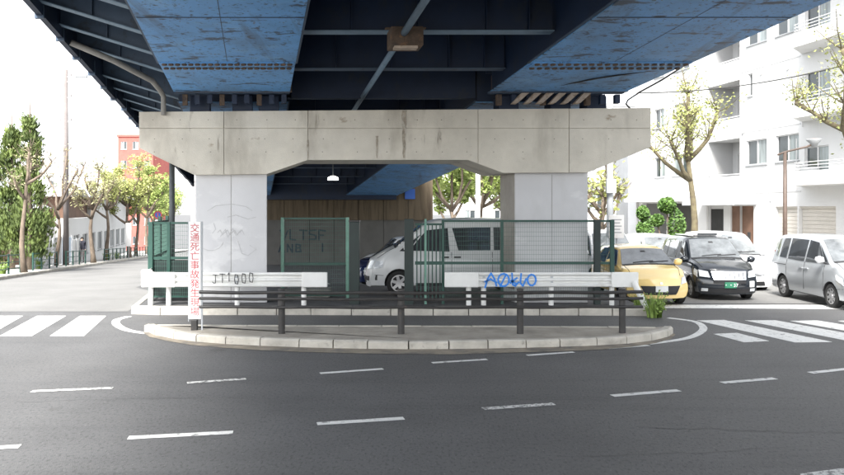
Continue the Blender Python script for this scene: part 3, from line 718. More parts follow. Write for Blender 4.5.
# ------------------------------------------------------------------ green fences
def fence_frame(name, label, x_posts, Y, ztop_, zmid, thick, pale=(), mesh_spans=(), bars=(), low=.3, mats=('green_metal', 'green_wire')):
    t = tag(empty(name, ((x_posts[0] + x_posts[-1]) / 2, Y, .19)), label, 'fence', 'green fences between the columns')
    for i, x in enumerate(x_posts):
        w = thick[i] / 2
        MB().box((x - w, Y - w, .15), (x + w, Y + w, ztop_ + .03)).build('post', M['green_light'] if i in pale else M['green_dark'] if thick[i] > .12 else M['green_metal'], t, bevel=.006)
    for a, b in mesh_spans:
        for z, r in ((ztop_, .025), (zmid, .032), (low, .02)):
            MB().box((a + .03, Y - .02, z - r), (b - .03, Y + .02, z + r)).build('rail', M['green_metal'], t)
        mb_ = MB(); x = a + .06
        while x < b - .04: mb_.box((x, Y - .0018, low), (x + .0036, Y + .0018, ztop_)); x += .055
        z = low + .1
        while z < ztop_ - .02: mb_.box((a + .03, Y - .006, z), (b - .03, Y - .0026, z + .005)); z += .11
        tag(mb_.build('wire_mesh', M[mats[1]], t), kind='stuff')
    for a, b, nb in bars:
        for z, r in ((ztop_ - .1, .025), (zmid, .04), (low, .025)):
            MB().box((a, Y - .02, z - r), (b, Y + .02, z + r)).build('rail', M['green_metal'], t)
        for k in range(nb):
            x = a + (b - a) * (k + .5) / nb
            MB().box((x - .014, Y - .012, low), (x + .014, Y + .012, ztop_ - .08)).build('bar', M['green_metal'], t)
    return t
FY = 19.0
fx = lambda px: (px - 422) / FPX * FY
zt2 = CAMH + (HOR - 221) / FPX * FY; zm2 = CAMH + (HOR - 263) / FPX * FY
fence_frame('mesh_fence', 'green mesh fence in front of the right column, beside the van', [fx(443), fx(502), fx(597), fx(612)], FY, zt2, zm2, [.07, .07, .15, .10], (), [(fx(443), fx(502)), (fx(502), fx(597)), (fx(597), fx(612))])
fence_frame('picket_gate', 'green barred gate leaf in front of the white van side', [fx(409), fx(425.5)], FY, zt2 + .02, zm2, [.22, .055], (1,), (), [(fx(415), fx(442), 7)])
fence_frame('mesh_fence', 'pale green mesh fence with graffiti wall behind it, right of left column', [fx(276), fx(344)], FY + .9, CAMH + (HOR - 219) / FPX * FY, zm2 - .08, [.08, .08], (0, 1), [(fx(276), fx(344))])
t = tag(empty('gate_post', (fx(354.5), FY, .19)), 'thick dark green gate post left of the van front', 'post')
MB().box((fx(349.5), FY - .1, .15), (fx(359.5), FY + .1, zt2 - .02)).build('post', M['green_dark'], t, bevel=.01)
MB().box((fx(349), FY - .11, zt2 - .02), (fx(360), FY + .11, zt2 + .02)).build('cap', M['black_metal'], t, bevel=.01)
# left enclosure: a dark green mesh box beside the left column
LY = 19.6; lx = lambda px: (px - 422) / FPX * LY
t = fence_frame('mesh_fence', 'dark green mesh enclosure left of the left column', [lx(151), lx(169), lx(190)], LY, CAMH + (HOR - 223) / FPX * LY, CAMH + (HOR - 258) / FPX * LY, [.12, .08, .08], (), [(lx(151), lx(169)), (lx(169), lx(190))])
zz0 = CAMH + (HOR - 258) / FPX * LY
MB().box((lx(153), LY + .02, .3), (lx(189), LY + .05, zz0 - .05)).build('solid_panel', M['green_dark'], t)
a = Vector((lx(151), LY)); b = a + Vector((D, 1)) * 3.5
ztl = CAMH + (HOR - 223) / FPX * LY
mbm = MB(); k = 0
for i in range(64):
    q = a.lerp(b, (i + .5) / 64); mbm.cbox((q.x, q.y, (.3 + ztl) / 2), (.006, .006, ztl - .3))
for i in range(18):
    q = a.lerp(b, .5); mbm.cbox((q.x, q.y, .35 + i * .11), (.005, 3.5, .006), math.atan(-D))
tag(mbm.build('wire_mesh', M['green_wire'], t), kind='stuff')
for z in (ztl, .3, zz0): MB().cbox((a.lerp(b, .5).x, a.lerp(b, .5).y, z), (.05, 3.55, .06), math.atan(-D)).build('rail', M['green_metal'], t)
for q in (.5, 1): MB().cbox((a.lerp(b, q).x, a.lerp(b, q).y, .15 + ztl / 2), (.08, .08, ztl), 0).build('post', M['green_metal'], t)
# bundle of grey panels stored low behind the left guardrail
pb = tag(empty('stored_board', (fx(288), 20.6, 0)), 'grey boards lying behind the fence under the graffiti wall', 'board')
for i in range(3): MB().box((fx(270) + .05 * i, 20.4 + .06 * i, .0 + .14 * i), (fx(322), 21.0, .12 + .14 * i)).build('plank', M['pipe_grey'], pb)

# ------------------------------------------------------------------ poles and signs right of the pier
gp = at(610, 160, 27.5)
t = tag(empty('light_pole', (gp.x, 27.5, gz(27.5))), 'thick grey galvanised pole right of the pier', 'pole')
MB().tube([(gp.x, 27.5, gz(27.5)), (gp.x, 27.5, 6.9)], [.13, .10], 14).build('shaft', M['galv'], t, smooth=True)
MB().tube([(gp.x, 27.5, 6.8), (gp.x + .5, 27.4, 7.1), (gp.x + 1.2, 27.2, 7.15)], .045, 8).build('arm', M['galv'], t, smooth=True)
MB().cbox((gp.x + 1.4, 27.15, 7.13), (.5, .2, .12)).build('lamp_head', M['alu'], t, bevel=.03)
MB().cbox((gp.x, 27.35, 3.3), (.34, .18, .5)).build('control_box', M['galv'], t, bevel=.02)
wb = at(617, 224, 24.5)
t = tag(empty('notice_board', (wb.x, 24.5, gz(24.5))), 'small white notice board on a post behind the green fence end', 'sign')
MB().box((wb.x - .26, 24.48, wb.z - .45), (wb.x + .22, 24.52, wb.z + .28)).build('board', M['sign_white'], t, bevel=.01)
MB().tube([(wb.x, 24.55, gz(24.5)), (wb.x, 24.55, wb.z + .2)], .03, 8).build('post', M['galv'], t)
for i in range(5): MB().box((wb.x - .18, 24.474, wb.z + .12 - .1 * i), (wb.x + .14 - .05 * (i % 2), 24.479, wb.z + .15 - .1 * i)).build('faint_line', M['soffit'], t)
# brown street lamp before the white block
lb = at(785, 235, 31.5); lt = at(785, 152, 31.5); la = at(806, 147, 31.3); lh = at(814, 144, 31.3)
t = tag(empty('street_lamp', (lb.x, 31.5, gz(31.5))), 'slim brown street lamp with a side arm before the white block', 'street lamp')
MB().tube([(lb.x, 31.5, gz(31.5)), (lb.x, 31.5, 2.0), lt], [.10, .085, .065], 12).build('shaft', M['brown_metal'], t, smooth=True)
MB().tube([lt - Vector((.3, 0, .12)), lt, la, lh], .04, 8).build('arm', M['brown_metal'], t, smooth=True)
MB().tube([lh + Vector((0, 0, -.14)), lh + Vector((0, 0, .02)), lh + Vector((0, 0, .16)), lh + Vector((0, 0, .20))], [.10, .16, .30, .28], 14).build('lamp_head', M['soffit'], t, smooth=True)
MB().tube([lh + Vector((0, 0, .2)), lh + Vector((0, 0, .24))], [.27, .05], 14).build('lamp_cap', M['brown_metal'], t, smooth=True)

# ------------------------------------------------------------------ vehicles
def lerp_list(L, x):
    if x <= L[0][0]: return L[0][1]
    for (a, va), (b, vb) in zip(L, L[1:]):
        if x <= b: return va + (vb - va) * (x - a) / (b - a)
    return L[-1][1]
def smooth_list(L, x, h=.07): return (lerp_list(L, x - h) + 2 * lerp_list(L, x) + lerp_list(L, x + h)) / 4
def sstep(t): t = max(0, min(1, t)); return t * t * (3 - 2 * t)

def make_car(name, label, loc, heading, S, cat='car', group=None):
    """S: L, W, zl, top [(x,z)], belt [(x,z)], nose/tail [(z,dx)], tum, paint, plus decals. Local x is forward, y is to the vehicle's left."""
    L, W, zl = S['L'], S['W'], S.get('zl', .2); hw = W / 2; H = max(z for _, z in S['top']); tum = S.get('tum', .14)
    root = empty(name, loc, heading); root.rotation_euler = (0, 0, heading); tag(root, label, cat, group)
    if S.get('pitch'):
        root.rotation_mode = 'QUATERNION'
        from mathutils import Quaternion
        root.rotation_quaternion = Quaternion((1, 0, 0), S['pitch']) @ Quaternion((0, 0, 1), heading)
    zt = lambda x: smooth_list(S['top'], x); 
    zb = lambda x: min(smooth_list(S['belt'], x), zt(x) - .03)
    hb = max(z for _, z in S['belt'])
    def wtop(x):
        k = max(0, min(1, (zt(x) - zb(x)) / (H - hb)))
        return hw - .05 - tum * k
    def deform(p, side=None):
        x, y, z = p; f = x > 0; a = sstep((abs(x) - (L / 2 - .75)) / .75)
        rake = lerp_list(S['nose'] if f else S['tail'], z); bul = S.get('bulF', .20) if f else S.get('bulB', .10)
        dx = (bul * min(1.3, abs(y) / hw) ** 2.6 + rake) * a
        return (x - dx if f else x + dx, y * (1 - .05 * a * a), z)
    def section(x):
        t, b, w = zt(x), zb(x), wtop(x); g = max(.02, min(.07, (t - b) * .4))
        return [(hw - .13, zl), (hw - .04, zl + .04), (hw - .012, zl + .16), (hw, (zl + b) / 2), (hw - .008, b - .10), (hw - .03, b - .015), (hw - .03 + (w - hw + .03) * .5, (b + t - g) / 2), (w, t - g), (w - .045, t - g * .35), (w - .13, t - .006), (w * .5, t + .012), (0, t + .02)]
    nx = 46; xs = [-L/2 + L * (.5 - .5 * math.cos(math.pi * i / (nx - 1))) * 1 if False else -L/2 + L * i / (nx - 1) for i in range(nx)]
    secs = [section(x) for x in xs]; np_ = len(secs[0])
    ring = lambda i: [(xs[i], -y, z) for y, z in secs[i]] + [(xs[i], y, z) for y, z in reversed(secs[i][:-1])]
    V = []; F = []
    n = 2 * np_ - 1
    for i in range(nx): V += ring(i)
    for i in range(nx - 1):
        for k in range(n): F.append((i*n + k, i*n + (k+1) % n, (i+1)*n + (k+1) % n, (i+1)*n + k))
    # end caps as bulged grids
    for i in (0, nx - 1):
        m_ = 7
        prev = None
        for j in range(np_ - 1):
            y, z = secs[i][j]; rowi = [i*n + j] + [len(V) + q for q in range(m_ - 2)] + [i*n + (n - 1 - j)]
            V += [(xs[i], -y + 2 * y * (q + 1) / (m_ - 1), z) for q in range(m_ - 2)]
            if prev:
                for q in range(m_ - 1): F.append((prev[q], prev[q+1], rowi[q+1], rowi[q]))
            else: base_row = rowi
            prev = rowi
        for q in range(m_ - 1): F.append((prev[q], prev[q+1], i*n + np_ - 1))
        # closes the strip between first row and the floor edge
        F.append(tuple(reversed(base_row)))
    body = MB(); body.add([deform(p) for p in V], F)
    me = body.mesh('body', ang=38)
    me.materials.append(S['paint']); me.materials.append(M['trim'])
    bo = bpy.data.objects.new('body', me); COL.objects.link(bo)
    # wheel wells are cut out
    wr = S.get('wr', .31); cut = MB()
    for wx in S['wheels']:
        for s_ in (-1, 1):
            cut.tube([(wx, s_ * (hw - .30), wr), (wx, s_ * (hw + .2), wr)], wr + .055, 24)
    cme = cut.mesh('well'); cme.materials.append(M['trim']); cme.materials.append(M['trim'])
    co = bpy.data.objects.new('well', cme); COL.objects.link(co)
    bm_ = bo.modifiers.new('wells', 'BOOLEAN'); bm_.object = co; bm_.operation = 'DIFFERENCE'; bm_.solver = 'EXACT'; bm_.material_mode = 'TRANSFER'
    dg = bpy.context.evaluated_depsgraph_get(); dg.update()
    me2 = bpy.data.meshes.new_from_object(bo.evaluated_get(dg))
    if len(me2.polygons) > 100: bo.modifiers.clear(); bo.data = me2; me2.set_sharp_from_angle(angle=math.radians(38))
    else: bo.modifiers.clear()
    bpy.data.objects.remove(co)
    bo.parent = root
    def yside(x, z):
        t, b, w = zt(x), zb(x), wtop(x); g = max(.02, min(.07, (t - b) * .4))
        if z <= b - .1: return hw - .004
        if z < b - .015: return hw - .008 - .022 * (z - b + .1) / .085
        return hw - .03 + (w - hw + .03) * min(1, (z - b) / max(.01, t - g - b))
    def decal(nm, face, q, m, off=.008, par=None, nu=8, nv=6, label_=None):
        G = []; Gi = []
        for iv in range(nv + 1):
            for iu in range(nu + 1):
                u, v = iu / nu, iv / nv
                a = (q[0][0]*(1-u)*(1-v) + q[1][0]*u*(1-v) + q[2][0]*u*v + q[3][0]*(1-u)*v)
                b = (q[0][1]*(1-u)*(1-v) + q[1][1]*u*(1-v) + q[2][1]*u*v + q[3][1]*(1-u)*v)
                for o, T in ((off, G), (-.03, Gi)):
                    if face in 'LR':
                        s_ = 1 if face == 'L' else -1; p = deform((a, s_ * yside(a, b), b)); T.append((p[0], p[1] + s_ * o, p[2] + o * .2))
                    elif face in 'FB':
                        s_ = 1 if face == 'F' else -1; p = deform((s_ * L / 2, a, b)); T.append((p[0] + s_ * o, p[1], p[2]))
                    else:                     # T: b is the fraction across the roof half-width
                        t_ = zt(a) + .02 - .03 * abs(b) ** 2; p = deform((a, b * (wtop(a) - .02), t_))
                        sl = (zt(a + .05) - zt(a - .05)) / .1; l_ = math.hypot(1, sl); T.append((p[0] - sl / l_ * o, p[1], p[2] + o / l_))
        k = (nu + 1) * (nv + 1); idx = lambda i, j: j * (nu + 1) + i
        F_ = [(idx(i, j), idx(i+1, j), idx(i+1, j+1), idx(i, j+1)) for i in range(nu) for j in range(nv)]
        edge = [idx(i, 0) for i in range(nu)] + [idx(nu, j) for j in range(nv)] + [idx(i, nv) for i in range(nu, 0, -1)] + [idx(0, j) for j in range(nv, 0, -1)]
        F_ += [(edge[e], edge[(e+1) % len(edge)], k + edge[(e+1) % len(edge)], k + edge[e]) for e in range(len(edge))]
        o_ = MB().add(G + Gi, F_).build(nm, m, par or root, ang=40, local=True)
        return o_
    ws = next(d for d in S['decals'] if d[0] == 'windscreen')[2]; x1 = max(p_[0] for p_ in ws); x0_ = min(p_[0] for p_ in ws); dl = x1 - x0_
    extra = [('wiper', 'T', [(x1 - .02, -.55), (x1 - .045, -.55), (x1 - .10, .22), (x1 - .08, .22)], T_, .022), ('wiper', 'T', [(x1 - .02, .05), (x1 - .045, .05), (x1 - .12, .80), (x1 - .10, .80)], T_, .022),
             ('cowl', 'T', [(x1 + .005, -.96), (x1 + .07, -.96), (x1 + .07, .96), (x1 + .005, .96)], T_, .004), ('bonnet_seam', 'T', [(x1 + .08, .90), (x1 + .08, .915), (L / 2 - .12, .885), (L / 2 - .12, .87)], T_, .003), ('bonnet_seam', 'T', [(x1 + .08, -.90), (x1 + .08, -.915), (L / 2 - .12, -.885), (L / 2 - .12, -.87)], T_, .003),
             ('inside_mirror', 'T', [(x0_ + .10, -.10), (x0_ + .16, -.10), (x0_ + .16, .10), (x0_ + .10, .10)], T_, .010), ('bumper_seam', 'L,R', [(L / 2 - .45, S['zl'] + .30), (L / 2 - .45, S['zl'] + .31), (L / 2 - .03, S['zl'] + .33), (L / 2 - .03, S['zl'] + .32)], T_, .003)]
    for d in S['decals'] + extra:
        nm, faces, q, m = d[:4]; off = d[4] if len(d) > 4 else .008
        for f in faces.split(','):
            if f == 'Fm':                     # a pair on the front, mirrored
                decal(nm, 'F', q, m, off); decal(nm, 'F', [(-a, b) for a, b in q], m, off)
            elif f == 'Bm':
                decal(nm, 'B', q, m, off); decal(nm, 'B', [(-a, b) for a, b in q], m, off)
            else: decal(nm, f, q, m, off)
    # wheels
    for wx in S['wheels']:
        for s_ in (-1, 1):
            yo = s_ * (hw - .02); yi = s_ * (hw - .21)
            w_ = MB(); prof = [(yi, wr * .6), (yi, wr * .93), (yi + s_*.02, wr), (yo - s_*.02, wr), (yo, wr * .94), (yo + s_*.004, wr * .72), (yo - s_*.015, wr * .66)]
            n_ = 26; VV = []; FF = []
            for a in range(n_):
                an = 2 * math.pi * a / n_
                VV += [(wx + r_ * math.cos(an), y_, wr + r_ * math.sin(an)) for y_, r_ in prof]
            k = len(prof)
            for a in range(n_):
                for j in range(k - 1): FF.append((a*k + j, ((a+1) % n_)*k + j, ((a+1) % n_)*k + j+1, a*k + j+1))
            wh = w_.add(VV, FF).build('wheel', M['tyre'], root, ang=40, local=True)
            rm = MB(); sp_ = S.get('spokes', 7); ro = wr * .67
            rm.tube([(wx, yo - s_*.10, wr), (wx, yo - s_*.055, wr)], ro, 26)
            for a in range(sp_):
                an = 2 * math.pi * a / sp_ + .3; c_, sn = math.cos(an), math.sin(an); ww = ro * .19
                pts = [(wx + ro*.12*c_ - ww*sn, yo - s_*.02, wr + ro*.12*sn + ww*c_), (wx + ro*.12*c_ + ww*sn, yo - s_*.02, wr + ro*.12*sn - ww*c_), (wx + ro*.99*c_ + ww*.8*sn, yo - s_*.012, wr + ro*.99*sn - ww*.8*c_), (wx + ro*.99*c_ - ww*.8*sn, yo - s_*.012, wr + ro*.99*sn + ww*.8*c_)]
                rm.add(pts + [(x_, y_ - s_*.045, z_) for x_, y_, z_ in pts], [(0,1,2,3),(7,6,5,4),(0,4,5,1),(1,5,6,2),(2,6,7,3),(3,7,4,0)], 1)
            rm.tube([(wx, yo - s_*.04, wr), (wx, yo - s_*.005, wr)], ro * .24, 14, mi=1)
            for a in range(26):
                a0, a1 = 2*math.pi*a/26, 2*math.pi*(a+1)/26; P = []
                for r_ in (ro, ro * .88):
                    for q_ in (a0, a1): P.append((wx + r_*math.cos(q_), yo - s_*.012, wr + r_*math.sin(q_)))
                rm.add(P, [(0, 1, 3, 2)], 1)
            rm.build('rim', [M['trim'], M['rim']], wh, ang=35, local=True)
    # door mirrors
    mx_, mz_ = S['mirror']
    for s_ in (-1, 1):
        y_ = s_ * (yside(mx_, mz_))
        m2 = MB().tube([(mx_ + .05, y_ + s_*.05, mz_ + .02), (mx_ + .04, y_ + s_*.10, mz_ + .07), (mx_ + .03, y_ + s_*.15, mz_ + .08), (mx_ + .02, y_ + s_*.22, mz_ + .07), (mx_ + .01, y_ + s_*.245, mz_ + .05)], [.03, .085, .10, .085, .04], 10)
        mo = m2.build('door_mirror', S.get('mirror_mat', S['paint']), root, smooth=True, local=True)
        MB().tube([(mx_ + .05, y_ - s_*.06, mz_ - .03), (mx_ + .05, y_ + s_*.09, mz_ + .03)], .03, 6).build('mirror_stalk', M['trim'], mo, local=True)
    return root
G = M['car_glass']; T_ = M['trim']; LMP = M['lamp']; PLT = M['plate']
def arrow(fwd): return math.atan2(fwd[1], fwd[0])

# van parked behind the gate, its short nose to the left (profile read from the photograph)
van_S = dict(L=4.75, W=1.72, zl=.24, wr=.335, tum=.13, paint=M['c_van'], wheels=(1.45, -1.55), spokes=6, mirror=(1.22, 1.22), bulF=.16, bulB=.05,
    top=[(-2.375, 1.92), (-2.1, 2.03), (-.4, 2.06), (.45, 2.02), (.78, 1.90), (1.52, 1.30), (1.75, 1.20), (2.22, 1.02), (2.375, .93)],
    belt=[(-2.375, 1.08), (.9, 1.08), (1.5, 1.1), (2.0, 1.0), (2.375, .86)],
    nose=[(.2, .06), (.45, 0), (.65, .03), (.95, .16)], tail=[(.2, 0), (1, 0), (1.9, .08)],
    decals=[('windscreen', 'T', [(.80, -.93), (1.50, -.96), (1.50, .96), (.80, .93)], M['screen']),
        ('front_door_window', 'L,R', [(.10, 1.17), (1.18, 1.20), (.72, 1.74), (.14, 1.80)], G), ('quarter_glass', 'L,R', [(1.22, 1.17), (1.44, 1.19), (1.36, 1.26), (.86, 1.64)], G),
        ('sliding_door_window', 'L,R', [(-1.0, 1.2), (-.14, 1.2), (.02, 1.80), (-1.02, 1.82)], G), ('rear_side_window', 'L,R', [(-2.1, 1.22), (-1.1, 1.2), (-1.1, 1.82), (-2.02, 1.82)], G),
        ('rear_window', 'B', [(-.68, 1.15), (.68, 1.15), (.58, 1.72), (-.58, 1.72)], G),
        ('headlight', 'Fm', [(.34, .70), (.80, .72), (.80, .94), (.40, .90)], LMP, .015), ('headlight_side', 'L,R', [(2.0, .76), (2.36, .72), (2.34, .92), (2.06, .93)], LMP),
        ('grille', 'F', [(-.32, .72), (.32, .72), (.32, .88), (-.32, .88)], T_), ('bumper_intake', 'F', [(-.5, .34), (.5, .34), (.5, .52), (-.5, .52)], T_), ('number_plate', 'F', [(-.17, .50), (.17, .50), (.17, .66), (-.17, .66)], PLT, .03),
        ('fog_lamp', 'Fm', [(.60, .40), (.74, .40), (.74, .52), (.60, .52)], T_, .012), ('fog_lamp_side', 'L,R', [(2.16, .42), (2.24, .42), (2.23, .56), (2.17, .56)], T_),
        ('door_seam', 'L,R', [(.04, .42), (.052, .42), (.052, 1.16), (.04, 1.16)], T_, .004), ('door_seam', 'L,R', [(-1.06, .42), (-1.048, .42), (-1.048, 1.16), (-1.06, 1.16)], T_, .004),
        ('door_seam', 'L,R', [(1.12, .62), (1.132, .62), (1.14, 1.16), (1.128, 1.16)], T_, .004), ('door_handle', 'L,R', [(.12, 1.0), (.32, 1.0), (.32, 1.04), (.12, 1.04)], T_, .03), ('door_handle', 'L,R', [(-.2, 1.0), (-.02, 1.0), (-.02, 1.04), (-.2, 1.04)], T_, .03),
        ('tail_light', 'Bm', [(.68, .8), (.8, .8), (.78, 1.3), (.68, 1.3)], M['tail']), ('sill_trim', 'L,R', [(-1.1, .26), (1.0, .26), (1.0, .34), (-1.1, .34)], T_, .006)])
HY = 21.55
vx = (363 - 422) / FPX * 20.9
make_car('parked_van', 'white minivan parked behind the green gate, nose to the left', (vx + 2.36, HY + .15, .187), math.pi + .07, van_S, 'van', 'vehicles parked under the overpass')

def sedan(paint, L=4.2, W=1.70, H=1.50, **kw):
    k = L / 4.2
    S = dict(L=L, W=W, zl=.2, wr=.30, tum=.17, paint=paint, wheels=(1.28*k, -1.28*k), mirror=(.62*k, .98), bulF=.28, bulB=.16,
        top=[(-2.1*k, .95), (-1.95*k, 1.05), (-1.45*k, H - .08), (-.6*k, H), (.1*k, H - .02), (.35*k, H - .08), (1.05*k, 1.00), (1.6*k, .90), (2.0*k, .76), (2.1*k, .68)],
        belt=[(-2.1*k, .90), (-1.2*k, .97), (.9*k, .92), (1.3*k, .9), (1.8*k, .78), (2.1*k, .62)],
        nose=[(.15, .1), (.35, 0), (.55, 0), (.8, .16)], tail=[(.2, .06), (.5, 0), (1, .1)],
        decals=[('windscreen', 'T', [(.38*k, -.92), (1.02*k, -.97), (1.02*k, .97), (.38*k, .92)], M['screen']),
            ('front_door_window', 'L,R', [(-.28*k, .99), (.78*k, .97), (.36*k, H - .13), (-.26*k, H - .09)], G), ('rear_door_window', 'L,R', [(-1.18*k, 1.02), (-.36*k, .99), (-.34*k, H - .09), (-.95*k, H - .12)], G),
            ('rear_window', 'T', [(-1.86*k, -.9), (-1.5*k, -.9), (-1.5*k, .9), (-1.86*k, .9)], G),
            ('headlight', 'Fm', [(.40, .56), (.74, .60), (.74, .70), (.46, .68)], LMP, .012), ('headlight_side', 'L,R', [(1.62*k, .68), (2.06*k, .58), (2.02*k, .70), (1.66*k, .77)], LMP),
            ('grille', 'F', [(-.42, .32), (.42, .32), (.46, .55), (-.46, .55)], T_, .01), ('number_plate', 'F', [(-.17, .38), (.17, .38), (.17, .53), (-.17, .53)], PLT, .03),
            ('door_seam', 'L,R', [(-.33*k, .35), (-.32*k, .35), (-.32*k, .98), (-.33*k, .98)], T_, .004), ('door_seam', 'L,R', [(.78*k, .4), (.79*k, .4), (.84*k, .95), (.83*k, .95)], T_, .004),
            ('door_handle', 'L,R', [(-.28*k, .80), (-.1*k, .80), (-.1*k, .83), (-.28*k, .83)], paint, .03), ('tail_light', 'Bm', [(.5, .7), (.74, .7), (.74, .86), (.5, .86)], M['tail'])])
    S.update(kw); return S
def minivan(paint, L=4.4, W=1.69, H=1.80, **kw):
    k = L / 4.4
    S = dict(L=L, W=W, zl=.2, wr=.31, tum=.15, paint=paint, wheels=(1.35*k, -1.32*k), mirror=(.98*k, 1.12), bulF=.24, bulB=.08,
        top=[(-2.2*k, H - .22), (-2.08*k, H - .05), (-1.0*k, H), (.2*k, H - .01), (.5*k, H - .08), (1.32*k, 1.16), (1.75*k, 1.03), (2.1*k, .88), (2.2*k, .80)],
        belt=[(-2.2*k, 1.05), (-1*k, 1.04), (1.0*k, 1.02), (1.5*k, 1.02), (2.0*k, .86), (2.2*k, .74)],
        nose=[(.15, .08), (.4, 0), (.6, 0), (.9, .14)], tail=[(.2, .03), (.8, 0), (1.0, .02), (1.7, .14)],
        decals=[('windscreen', 'T', [(.52*k, -.92), (1.30*k, -.97), (1.30*k, .97), (.52*k, .92)], M['screen']),
            ('front_door_window', 'L,R', [(-.02*k, 1.09), (.98*k, 1.10), (.48*k, H - .18), (.0*k, H - .13)], G), ('quarter_glass', 'L,R', [(1.02*k, 1.09), (1.22*k, 1.10), (1.12*k, 1.15), (.58*k, H - .24)], G),
            ('sliding_door_window', 'L,R', [(-1.05*k, 1.11), (-.1*k, 1.09), (-.08*k, H - .13), (-1.05*k, H - .12)], G), ('rear_side_window', 'L,R', [(-1.98*k, 1.16), (-1.15*k, 1.11), (-1.15*k, H - .12), (-1.92*k, H - .16)], G),
            ('rear_window', 'B', [(-.62, 1.08), (.62, 1.08), (.54, H - .26), (-.54, H - .26)], G),
            ('headlight', 'Fm', [(.42, .60), (.78, .62), (.78, .80), (.48, .74)], LMP, .012), ('headlight_side', 'L,R', [(1.72*k, .74), (2.16*k, .62), (2.12*k, .78), (1.76*k, .86)], LMP),
            ('grille', 'F', [(-.40, .56), (.40, .56), (.44, .72), (-.44, .72)], M['chrome'], .01), ('bumper_intake', 'F', [(-.55, .25), (.55, .25), (.5, .38), (-.5, .38)], T_), ('number_plate', 'F', [(-.17, .40), (.17, .40), (.17, .55), (-.17, .55)], PLT, .03),
            ('door_seam', 'L,R', [(-.06*k, .35), (-.048*k, .35), (-.048*k, 1.08), (-.06*k, 1.08)], T_, .004), ('door_seam', 'L,R', [(-1.1*k, .35), (-1.088*k, .35), (-1.088*k, 1.1), (-1.1*k, 1.1)], T_, .004), ('door_seam', 'L,R', [(.98*k, .4), (.99*k, .4), (1.02*k, 1.06), (1.01*k, 1.06)], T_, .004),
            ('slide_rail', 'L,R', [(-2.0*k, .93), (-1.1*k, .93), (-1.1*k, .945), (-2.0*k, .945)], T_, .004),
            ('door_handle', 'L,R', [(0, .90), (.2*k, .90), (.2*k, .93), (0, .93)], paint, .03), ('door_handle', 'L,R', [(-.3*k, .90), (-.1*k, .90), (-.1*k, .93), (-.3*k, .93)], paint, .03),
            ('tail_light', 'Bm', [(.62, .8), (.78, .8), (.76, 1.3), (.62, 1.3)], M['tail'])])
    S.update(kw); return S

# under the overpass
make_car('parked_car', 'dark navy hatchback parked behind the white minivan', (-.62, 27.4, gz(27.4)), math.pi + .30, sedan(M['c_navy'], 4.0, H=1.52), 'car', 'vehicles parked under the overpass')
make_car('parked_car', 'white compact car in the gloom beyond the navy hatchback', (-.9, 35.5, gz(35.5)), math.pi + .25, sedan(M['c_white'], 4.1, H=1.75), 'car', 'vehicles parked under the overpass')
# the queue on the right road
QG = 'vehicles waiting on the right road'
yS = sedan(M['c_yellow'], 3.85, W=1.70, H=1.50, bulF=.3, wr=.31)
yS['decals'] = [d for d in yS['decals'] if d[0] not in ('grille', 'headlight', 'headlight_side')] + [
    ('grille', 'F', [(-.42, .30), (.42, .30), (.55, .53), (-.55, .53)], T_, .012), ('headlight', 'Fm', [(.58, .56), (.80, .60), (.80, .74), (.66, .72)], LMP, .012), ('headlight_side', 'L,R', [(1.5, .66), (1.86, .56), (1.84, .70), (1.56, .80)], LMP), ('emblem', 'F', [(-.035, .57), (.035, .57), (.03, .62), (-.03, .62)], M['chrome'], .012)]
Yy = 19.9
make_car('yellow_car', 'yellow hatchback with dark grille at the head of the queue beside the pier', ((656 - 422) / FPX * Yy + .04, Yy + 1.95, 0), -math.pi / 2 + .06, yS, 'car', QG)
tS = minivan(M['c_black'], 4.4, H=1.72, mirror=(1.15, 1.02), wr=.31)
tS['top'] = [(-2.2, 1.25), (-2.12, 1.52), (-1.4, 1.70), (-.5, 1.72), (.2, 1.71), (.42, 1.66), (1.12, 1.12), (1.7, 1.02), (2.12, .93), (2.2, .86)]
tS['belt'] = [(-2.2, 1.02), (-1, 1.0), (1.0, .98), (1.5, .97), (2.0, .90), (2.2, .80)]
